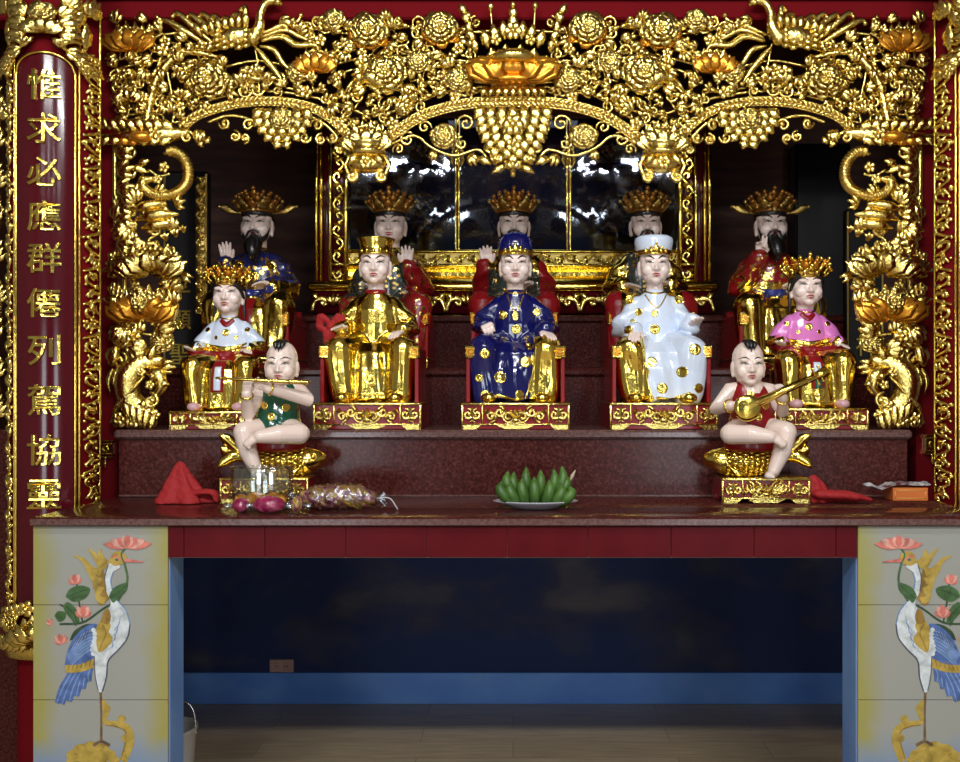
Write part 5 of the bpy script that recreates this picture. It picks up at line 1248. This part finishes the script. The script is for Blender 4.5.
    q.loft([ell_ring(z, c, rx, ry) for z, c, rx, ry in ((46, -8, 21, 21), (50, -8, 24, 22.5), (58, -8, 23, 22), (70, -9, 21, 20), (82, -10.3, 20.5, 17), (90, -11, 19, 13), (95, -12, 13, 11), (98.5, -12.4, 9.6, 9.6))])
    mv = remesh(q, 1.0, 4); a = getv(mv); a += getn(mv)*(.6*np.sin(a[:, 2]*.35+a[:, 0]*.2)*np.clip((75-OZ-a[:, 2])/20, 0, 1))[:, None]; setv(mv, a)
    bv2 = bvh_of(mv); v = finish(mv, 'vest', [vest], b, k)
    for x, z in ((-13, 84), (-20, 70), (2, 72), (-6, 61)):
        q = MB(); disc(q, bv2, x*sg, z-OZ, 4.2, .6); q.build('medallion', 'golds', v, k)
    q = MB(); q.tube([D((-12.4+10*math.sin(t), 1-10*math.cos(t), 98-1.8*math.cos(t))) for t in np.linspace(0, 2*PI, 31)], 1.3, 7); q.build('neckband', 'golds', b, k)
    q = MB(); q.loft([ell_ring(z, c, rx, ry, y) for z, c, rx, ry, y in ((26, -9, 24, 19.5, -4), (28, -9, 28, 22.5, -4), (34, -9, 29, 22.5, -4), (42, -9, 28, 21, -4), (48, -8, 24, 19, -1), (51, -8, 20, 17, 0))]); ms = remesh(q, 1.1, 5); finish(ms, 'skirt', ['redb'], b, k)
    for key in ('il', 'ir'):
        e = np.array(D(arms[key+'_e'])); w = np.array(D(arms[key+'_w'])); d = nrmv(w-e); u = nrmv(np.cross(d, (.2, .3, .9))); w2 = np.cross(d, u); c = w-d*2.5
        q = MB(); q.tube([c+6.3*(math.cos(t)*u+math.sin(t)*w2) for t in np.linspace(0, 2*PI, 19)], 1.0, 6); q.build('bracelet', 'golds', b, k)
    q = MB()
    for dx, L in ((-3, 7), (0, 9), (3, 7)): q.blade(cr([(hc[0]+dx*.7, hc[1]-4, hc[2]+23), (hc[0]+dx*1.2, hc[1]-11, hc[2]+21.5), (hc[0]+dx*.9, hc[1]-14.5, hc[2]+22-L)], 5), [2.6, 3.6, .4], 2.4, n=(0, -.8, .6))
    q.ell((hc[0], hc[1]+1, hc[2]+23.5), (7, 6, 2.8), 12, 7); q.build('hair_tuft', 'hair', b, k)
    return b, D, k

lute_arms = dict(il_e=(-46, -6, 68), il_w=(-35, -25, 72), il_h=((-34, -27, 72), (.9, -.35, .12), (.3, .9, -.2), 'relaxed'),
                 ir_e=(21, -8, 66), ir_w=(16, -26, 80), ir_h=((16, -26, 81), (-.25, -.35, .9), (-.5, .7, .2), 'fist'))
b, D, k = boy(766, 1, 'boy statue in a red vest playing a lute cross-legged on a gilt fish', 'redb', lute_arms, 'gilt fish statue under the lute playing boy, head to the left', 'small gilt carved stand under the fish of the lute playing boy')
lu = thing('lute', b.location+Vector((-23*k, -42*k, (70-31.5)*k)), 'round gilt long-necked lute held by the boy in red', 'lute')
q = MB(); q.lathe([(3, -4), (9, -3.6), (12.6, -1.5), (13.4, .6), (12.6, 2.2), (9, 3.2), (.1, 3.6)], (0, 0, 0), 28)
v = q.arr(); q.v = [(a, -c, b_) for a, b_, c in v]; q.f = [f[::-1] for f in q.f]; q.build('bowl', 'golds', lu, k)
q = MB(); q.blade([(8, -1, 4), (40, -1, 19), (70, -1, 32)], [4.6, 3.8, 3.6], 4); q.blade([(66, -1, 30), (72, -1, 33), (78, -1, 37)], [4.6, 5.0, 5.2], 4); q.build('neck', 'golds', lu, k)
for i in range(3):
    q = MB(); o = (i-1)*1.2; q.tube([(-4-o*.4, -4.2, -2+o), (8-o*.4, -4.4, 4+o), (68-o*.4, -3.4, 31+o)], .16, 5); q.build('string', 'goldd', lu, k)
for i, (x, z, s) in enumerate(((66, 33, 1), (71, 36, 1), (72, 31, -1), (68, 28, -1))):
    q = MB(); q.tube([(x, -1, z), (x-2.4*s, -1, z+5*s)], [.7, 1.3], 6); q.build('peg', 'golds', lu, k)
flute_arms = dict(il_e=(-44, -22, 78), il_w=(-8, -38, 89), il_h=((-6, -39, 90), (.7, -.5, .4), (.1, .75, .3), 'fist'),
                  ir_e=(16, -24, 64), ir_w=(14, -36, 84), ir_h=((14, -36, 85), (-.1, -.35, .93), (-.2, .9, .3), 'fist'))
b, D, k = boy(264, -1, 'boy statue in a green vest playing a flute cross-legged on a gilt fish', 'green', flute_arms, 'gilt fish statue under the flute playing boy, head to the right', 'small gilt carved stand under the fish of the flute playing boy')
fl_ = thing('flute', b.location+Vector((2*k, -48*k, (97-31.5)*k)), 'slim gilt flute held sideways by the boy in green', 'flute')
q = MB(); q.tube([(-42, 0, 2.2), (46, 2, -2.2)], [1.3, 2.4], 10); q.build('tube', 'golds', fl_, k)
for x in (-38, -4, 12, 28, 43):
    q = MB(); q.tube([(x-.8, x*.022+.05, -x*.05), (x+.8, x*.022+.05, -x*.05)], 1.75+.0133*(x+42), 10, rnd=False); q.build('ring_band', 'goldd', fl_, k)

# ------------------------------------------------------------------ offerings on the table
def on_table(px, py_contact): Y = (ZC-ZT)*F/(py_contact-HY); return Vector(((px-CX)*Y/F, Y, ZT+.0006)), Y/F
# plate of bananas
loc, k = on_table(535.5, 508.5)
pl = thing('plate', loc, 'white porcelain plate under the green bananas', 'plate')
q = MB(); q.lathe([(0, 0), (20, 0), (22, .6), (34, 4.6), (41.5, 7.0), (42.5, 7.8), (41.6, 8.3), (33, 6.2), (21, 2.6), (0, 2.2)], n=48); v = q.arr(); v[:, 1] *= .62; q.v = [tuple(a) for a in v]; sharp(q.build('dish', 'plate', pl, k), 60)
bn = thing('banana_hand', loc+Vector((0, 0, 3.4*k)), 'hand of short green bananas standing tips up on a white plate', 'bananas')
rb = random.Random(4); front = [(-33, 24, 24, -6), (-24, 23, 20, -5), (-13, 27, 10, -2), (-1.5, 28, -2, 0), (13, 25, -8, 2), (24, 21, -16, 3), (33, 19, -26, 6)]; back = [(-27, 33, 18, -4), (-21, 32, 14, -3), (-9, 37, 6, -1), (5, 34, -4, 1), (18, 35, -10, 2), (26, 38, -12, 3), (29, 30, -18, 4)]
for row, y0 in ((front, -12), (back, 3)):
    for x, L, ln, _ in row:
        q = MB(); lx = x*.30; 
        pts = cr([(x*.60, y0*.45+4, 0), (x*.88, y0-3, L*.35), (x*1.06, y0-3.5, L*.7), (x*1.03+0, y0-1.5, L*.96)], 6)
        q.tube(pts, [3.6, 5.3, 5.6, 5.5, 4.4, 1.9], 9); o = q.build('banana', 'banana', bn, k)
        q = MB(); t = pts[-1]-pts[-2]; t /= np.linalg.norm(t); q.tube([pts[-1], pts[-1]+t*2.2], [1.3, 1.0], 7); q.build('tip', 'btip', o, k)
q = MB(); q.tube(cr([(-23, 3, 0), (-10, 2.5, -.4), (10, 2.5, -.4), (23, 3, 0)], 5), [3, 4, 4, 3], 9, flat=.75); q.build('stem', 'btip', bn, k)
q = MB(); q.blade([(34, 2, 22), (37, 1, 29), (40, 0, 35)], [1.2, 2.0, .3], 1.2); q.build('dry_bract', mat('dry_bract', (.55, .42, .30), .7), bn, k)
# clear tub with sweets, wrapped sweets, bag
def crumple(me, amp, sc, seed=0.):
    a = getv(me); n = getn(me); f = np.zeros(len(a))
    for i, (s, w) in enumerate(((1, 1), (2.1, .55), (4.3, .3))):
        f += w*np.sin(a[:, 0]*sc*s+seed+i)*np.sin(a[:, 1]*sc*s*1.1+2*seed+i*2)*1.0+w*.6*np.sin(a[:, 2]*sc*s*1.3+3*seed+a[:, 0]*sc*.7*s)
    setv(me, a+n*(amp*f)[:, None])
loc, k = on_table(262, 508.5)
tb = thing('clear_tub', loc, 'clear plastic tub with amber sweets in front of the flute boy', 'tub')
q = MB(); q.lathe([(0, 0), (24, 0), (28, 2), (30.5, 10), (31.5, 24), (31, 36), (30, 41), (29.4, 41.4), (30.3, 36), (30.7, 24), (29.6, 10), (27.2, 3), (24, 1), (0, 1)], n=48); q.v = [(a, b*.6, c) for a, b, c in q.v]; sharp(q.build('tub_wall', 'clear', tb, k), 60)
q = MB(); q.lathe([(29.2, 40.6), (30.8, 40.6), (31, 42), (29.4, 42)], n=48, closed=True); q.v = [(a, b*.6, c) for a, b, c in q.v]; q.build('rim', 'clear', tb, k)
rs = random.Random(8); n_ = 0; amber = []
for a in range(7):
    an = a*2*PI/7+.3; r_ = 17.5 if a < 6 else 0
    x, y = (-19+9.6*(a % 5), (-8 if a < 5 else 7)) if a < 5 else (-9+18*(a-5), 8)
    q = MB(); q.ell((0, 0, 0), (6.6, 6.4, 6.6), 16, 12); me = remesh(q, .9, 2); crumple(me, .35, .5, a)
    w = thing('wrapped_sweet', loc+Vector((x*k, y*k, 8.8*k)), 'amber wrapped sweet inside the clear tub', 'sweet', 'amber sweets in the clear tub'); finish(me, 'wrapper', ['candy_gold'], w, k)
def sweet(px, py, rx, rz, ry, m, label, pc):
    loc, k = on_table(px, pc); q = MB(); q.ell((0, 0, rz), (rx, ry, rz), 20, 14)
    me = remesh(q, .8, 2); crumple(me, .32, .42, px); a = getv(me); a[:, 2] = np.maximum(a[:, 2], .15); setv(me, a)
    w = thing('wrapped_sweet', loc, label, 'sweet', None); finish(me, 'wrapper', [m], w, k)
    for s in (-1, 1):
        q = MB(); q.blade(cr([(s*(rx-2), 0, rz), (s*(rx+2), -1, rz*.9), (s*(rx+7), -1, rz*.75)], 5), [2, 2.6, 5], 1.0); q.build('wrapper_end', 'film', w, k)
    return w
sweet(269, 500, 16, 8.6, 10, 'candy_pink', 'largest glossy pink wrapped sweet in front of the clear tub', 513.2)
sweet(240.5, 500, 8.5, 7.2, 8, 'candy_pink', 'small purple pink wrapped sweet at the left of the tub', 512.6)
sweet(297, 500, 7, 8, 8, 'candy_mix', 'dark red wrapped sweet between the tub and the sweets bag', 512.6)
loc, k = on_table(338, 509.8)
bg = thing('sweets_bag', loc, 'crinkled cellophane bag of red and yellow sweets lying on the table', 'bag')
q = MB(); q.tube([(-31, 0, 11), (-22, 0, 12), (0, 0, 12.6), (22, 0, 12.2), (31, 0, 11)], [9, 11.6, 12.4, 11.8, 9], 22); me = remesh(q, .9, 2); crumple(me, .55, .32, 3); a = getv(me); a[:, 2] = np.maximum(a[:, 2], .15); setv(me, a); finish(me, 'contents', ['candy_mix'], bg, k)
q = MB(); q.tube([(-34, 0, 11), (-22, 0, 12.5), (0, 0, 13.3), (22, 0, 12.9), (34, 0, 11)], [8, 12.4, 13.2, 12.6, 8], 22); me = remesh(q, .9, 1); crumple(me, .5, .55, 5); a = getv(me); a[:, 2] = np.maximum(a[:, 2], .05); setv(me, a); finish(me, 'cellophane', ['film'], bg, k)
for s, L in ((-1, 9), (1, 8)):
    q = MB()
    for u in (-35, 0, 35): q.blade(cr([(s*37, 0, 11), (s*(40+L*.3), -1, 11+u*.05), (s*(40+L), -1, 10+u*.17)], 5), [1.6, 2.6, 4.5], .8)
    q.build('twisted_end', 'film', bg, k)
q = MB(); q.tube(cr([(39, -1, 11.5), (46, -2, 12.4), (53, -3, 11.0), (58, -3, 4), (60, -3, .8)], 6), .55, 6); q.build('string', 'stringw', bg, k)
# red cloths
def cloth(px, pc, label, prof, seed, ax=1., tail=()):
    loc, k = on_table(px, pc); t = thing('red_cloth', loc, label, 'cloth'); q = MB(); N = 64; rings = []
    for z, r, dx, fo in prof:
        rings.append([(dx+ax*r*(1+fo*math.sin(5*a+seed)+fo*.6*math.sin(9*a+2*seed+z*.1))*math.cos(a), .62*r*(1+fo*math.sin(6*a+seed*2))*math.sin(a), z) for a in np.linspace(0, 2*PI, N+1)[:-1]])
    q.loft(rings)
    for pts, r in tail: q.tube(cr(pts, 6), r, 12, flat=.55, nrm=(0, 0, 1))
    me = remesh(q, .95, 3); crumple(me, .45, .28, seed); a = getv(me); a[:, 2] = np.maximum(a[:, 2], .15); setv(me, a); finish(me, 'drape', ['cloth'], t, k); return t
cloth(184, 502.5, 'bunched red cloth rising to a peak at the left end of the table', [(0, 29, -1, .16), (3, 28, -1, .14), (10, 22, -2, .13), (20, 15.5, -3, .12), (30, 9.5, -4, .10), (38, 5, -4, .06), (41, 2.2, -4, .02)], 1.2, 1., [([(14, -8, 10), (24, -10, 11), (33, -11, 10), (36, -12, 3)], [6, 6.5, 5, 2.5])])
cloth(822, 502.5, 'crumpled low red cloth trailing beside the lute boy stand', [(0, 11, -2, .14), (4, 11, -3, .14), (12, 10, -5, .13), (20, 8, -7, .12), (26, 4, -8, .06), (27.5, 2, -8, .02)], 2.3, 1., [([(-4, -6, 9), (14, -9, 8), (30, -10, 7), (44, -10, 4)], [9, 9, 8, 3.4]), ([(2, -2, 5), (20, -4, 4), (36, -6, 3.4)], [7, 6, 3.2])])
# orange box with a cellophane packet on top
loc, k = on_table(910.5, 501.0)
bx = thing('orange_box', loc, 'small orange cardboard box with yellow edging at the right end', 'box')
q = MB(); q.box((-17.5, 0, 0), (17.5, 24, 13), 0, .3); sharp(q.build('carton', 'orangebox', bx, k))
q = MB()
for a, b_ in (((-15.5, 2.2), (15.5, 2.9)), ((-15.5, 10.2), (15.5, 10.9)), ((-15.5, 2.2), (-14.8, 10.9)), ((14.8, 2.2), (15.5, 10.9))): q.box((a[0], -.25, a[1]), (b_[0], .1, b_[1]))
q.build('printed_border', 'boxline', bx, k)
pk = thing('cellophane_packet', loc+Vector((0, 10*k, 13*k+.0006)), 'flat shiny cellophane packet drooping over the orange box', 'packet')
q = MB(); pts = cr([(21, 0, 2.6), (8, 0, 2.4), (-8, 0, 2.8), (-20, -2, 2), (-30, -4, -1.5), (-40, -5, 1.5), (-46, -5, 2)], 6); q.blade(pts, [11, 12, 12, 11, 10, 9, 5], 3.0, n=(0, 0, 1), cup=0)
me = remesh(q, .8, 2); crumple(me, .35, .5, 2); a = getv(me); on = np.abs(a[:, 0]+.0) < 19; a[on, 2] = np.maximum(a[on, 2], .1); setv(me, a); M['packet'] = mixmat('packet_print', [(.4, (.12, .03, .04)), (.55, (.35, .33, .34)), (.7, (.6, .58, .58))], 40, rough=.18, coat=.6); finish(me, 'film', ['packet'], pk, k)
# red ribbon bow tied by the all-gilt statue
kk = 3.15/F
rbn = thing('red_ribbon', P(331, 344, 3.13), 'red ribbon bow on the throne arm beside the all-gilt statue', 'ribbon')
q = MB()
for s in (-1, 1): q.tube(cr([(0, 0, 18), (s*6, -2, 25), (s*10, -1, 26), (s*11, 0, 18), (s*6, -1, 14), (0, 0, 17)], 5), [2.5, 4.5, 4.5, 4, 3], 10, flat=.6)
q.ell((0, -2, 17.5), (4.5, 4, 5), 10, 8); q.tube(cr([(0, -1, 17), (-4, -2, 10), (-3, -1, 1.6)], 5), [3, 4, 4.4], 10, flat=.6); q.tube(cr([(0, -1, 17), (4, -2, 9), (5, -1, 4)], 5), [3, 4, 4], 10, flat=.6)
me = remesh(q, .8, 3); crumple(me, .4, .4, 1); a = getv(me); a[:, 2] = np.maximum(a[:, 2], .05); setv(me, a); finish(me, 'bow', ['cloth'], rbn, kk)

# ------------------------------------------------------------------ under the table and round the edges
pa_ = thing('plastic_pail', (-1.03, 2.95, .0006), 'pale plastic pail with a wire handle behind the left pier', 'pail')
q = MB(); q.lathe([(0, 0), (.072, 0), (.075, .004), (.088, .20), (.094, .262), (.097, .266), (.097, .274), (.091, .274), (.085, .2), (.072, .008), (0, .006)], n=40); sharp(q.build('bucket', 'plastic', pa_), 50)
q = MB(); q.tube(cr([(-.094, 0, .255), (-.095, 0, .30), (-.075, 0, .338), (0, 0, .352), (.062, 0, .346), (.088, 0, .318), (.094, 0, .255)], 7), .0032, 8); q.build('handle', 'silver', pa_)
so = thing('wall_socket', P(282, 665.5, 4.048)+Vector((0, 0, 0)), 'faded double wall socket low on the painted sky wall', 'socket')
q = MB(); q.box((-.049, -.010, -.026), (.049, .0015, .026), 0, .003); sharp(q.build('plate', 'outlet', so))
for x in (-.02, .02):
    q = MB(); q.box((x-.012, -.0125, -.013), (x+.012, -.0085, .013), 0, .001); o = sharp(q.build('socket_face', 'outlet', so)); 
    q = MB()
    for dx in (-.005, .005): q.box((x+dx-.0012, -.0131, -.005), (x+dx+.0012, -.012, .005))
    q.build('slots', 'black', o)
cb = thing('black_cupboard', (1.385, 4.50, 0), 'tall plain black cupboard in the shadow behind the right statues', 'cupboard')
q = MB(); q.box((-.125, -.03, 0), (.125, .09, 2.37), 0, .004); sharp(q.build('carcass', 'black', cb)); q = MB(); q.box((-.118, -.042, .06), (.118, -.0305, 2.33), 0, .003); sharp(q.build('door', 'black', cb))
# gilt latch brackets on the posts
for px, py0, py1, w, lab in ((107, 440, 457, 13, 'gilt block bracket at the foot of the left red post'), (930.5, 434, 454, 12, 'gilt block bracket at the foot of the right red post')):
    Y = 3.05; k = Y/F; t = thing('gilt_bracket', P(px, py1, 3.055), lab, 'bracket', 'gilt brackets on the red posts')
    h = py1-py0; q = MB(); q.box((-w/2, -4, 0), (w/2, 1.4, h), 0, 1.0); q.box((-w/2-1, -5, h-4), (w/2+1, 1.4, h), 0, .8); q.box((-w/2-1, -5, 0), (w/2+1, 1.4, 4), 0, .8); sharp(q.build('block', 'gold', t, k))
    q = MB(); q.tube([(2.6*math.cos(a), -4.4, h/2+2.6*math.sin(a)) for a in np.linspace(0, 2*PI, 17)], .8, 6); q.ell((0, -4.6, -6), (1.6, 1.2, 4)); q.tube([(0, -3, 0), (0, -3.6, -3)], 1, 6); q.build('rosette', 'golds', t, k)
# neighbouring bay at the far left edge
nb = thing('carved_jamb', (0, 3.05, Z1+.0008), 'gilt carved strip of the neighbouring bay at the left photo edge', 'carved jamb')
def npart(nm, fn):
    q = MB(); fn(q); q.v = [(a, b, max(c, .05)) for a, b, c in q.v]; q.build(nm, ['gold', 'orange'], nb, KC)
npart('stem', lambda q: q.tube(cr([V3(-2+3*math.sin(i*1.3), 428-i*20, 2) for i in range(20)], 4), 2.2, 7))
npart('cross_rail', lambda q: q.box(tuple(V3(-60, 66, 0)), tuple(V3(12, 62, 4))))
for i in range(9):
    y = 415-i*38
    npart('leaf_spray', lambda q: (spray(q, -2, y, 40+20*(i % 3), 20, 4, 34, 5), spray(q, -3, y+14, 200-15*(i % 2), 18, 3, 34, 5)))
    if i % 2: npart('blossom', lambda q: blossom(q, 2, y-12, 8, 8))
    else: npart('bud', lambda q: bud(q, 3, y-14, 6, 7))
npart('lotus', lambda q: lotus(q, 3, 122, 26, 20, 8))
struct(slab('trim_11', (-1.70, 3.0, 0), (-1.45, 3.11, Z1), 'marble', .004))
# ------------------------------------------------------------------ lamps, added fill lights, camera
R_ = math.radians
def area(name, loc, rot, sx, sy, e, col=(.96, .98, 1)):
    d = bpy.data.lights.new(name, 'AREA'); d.shape = 'RECTANGLE'; d.size = sx; d.size_y = sy; d.energy = e; d.color = col
    o = bpy.data.objects.new(name, d); COL.objects.link(o); o.location = loc; o.rotation_euler = rot; return o
for x in (-1.1, 1.1): area('ceiling_tube', (x, -.95, 3.2), (R_(48), 0, 0), 1.3, .12, 60)
area('ceiling_tube', (0, 1.0, 3.3), (R_(30), 0, 0), 1.3, .12, 30)
for x, w, e in ((-2.6, 1.2, 9), (-.78, .45, 7), (.85, .55, 8), (2.6, 1.2, 9)): area('hall_tube', (x, -4.6, 3.43), (R_(45), 0, 0), w, .16, e, (.80, .90, 1))
for x in (-2.5, 2.5): area('low_front_fill', (x, -6.9, .95), (R_(90), 0, 0), 1.6, 1.7, 85, (.84, .92, 1))  # added low fill from behind the camera, no doorways stand there
d = bpy.data.lights.new('case_fill', 'AREA'); d.size = .5; d.energy = .9; d.color = (.75, .85, 1); o = bpy.data.objects.new('case_fill', d); COL.objects.link(o); o.location = (0, 4.0, sz_(120)+Z3)  # added fill inside the case to bring up the dim figures
W = bpy.data.worlds.new('world'); SC.world = W; W.use_nodes = True
W.node_tree.nodes['Background'].inputs[0].default_value = (.55, .68, .9, 1); W.node_tree.nodes['Background'].inputs[1].default_value = .05
cam = bpy.data.cameras.new('camera'); co = bpy.data.objects.new('camera', cam); COL.objects.link(co)
co.location = (0, 0, ZC); co.rotation_euler = (PI/2, 0, 0); cam.sensor_width = 36; cam.lens = F/960*36
cam.shift_x = (480-CX)/960; cam.shift_y = (HY-381)/960; cam.clip_start = .05
SC.camera = co
SC.view_settings.view_transform = 'Standard'; SC.view_settings.look = 'None'; SC.view_settings.gamma = 1; SC.view_settings.use_curve_mapping = False
SC.view_settings.exposure = -0.05
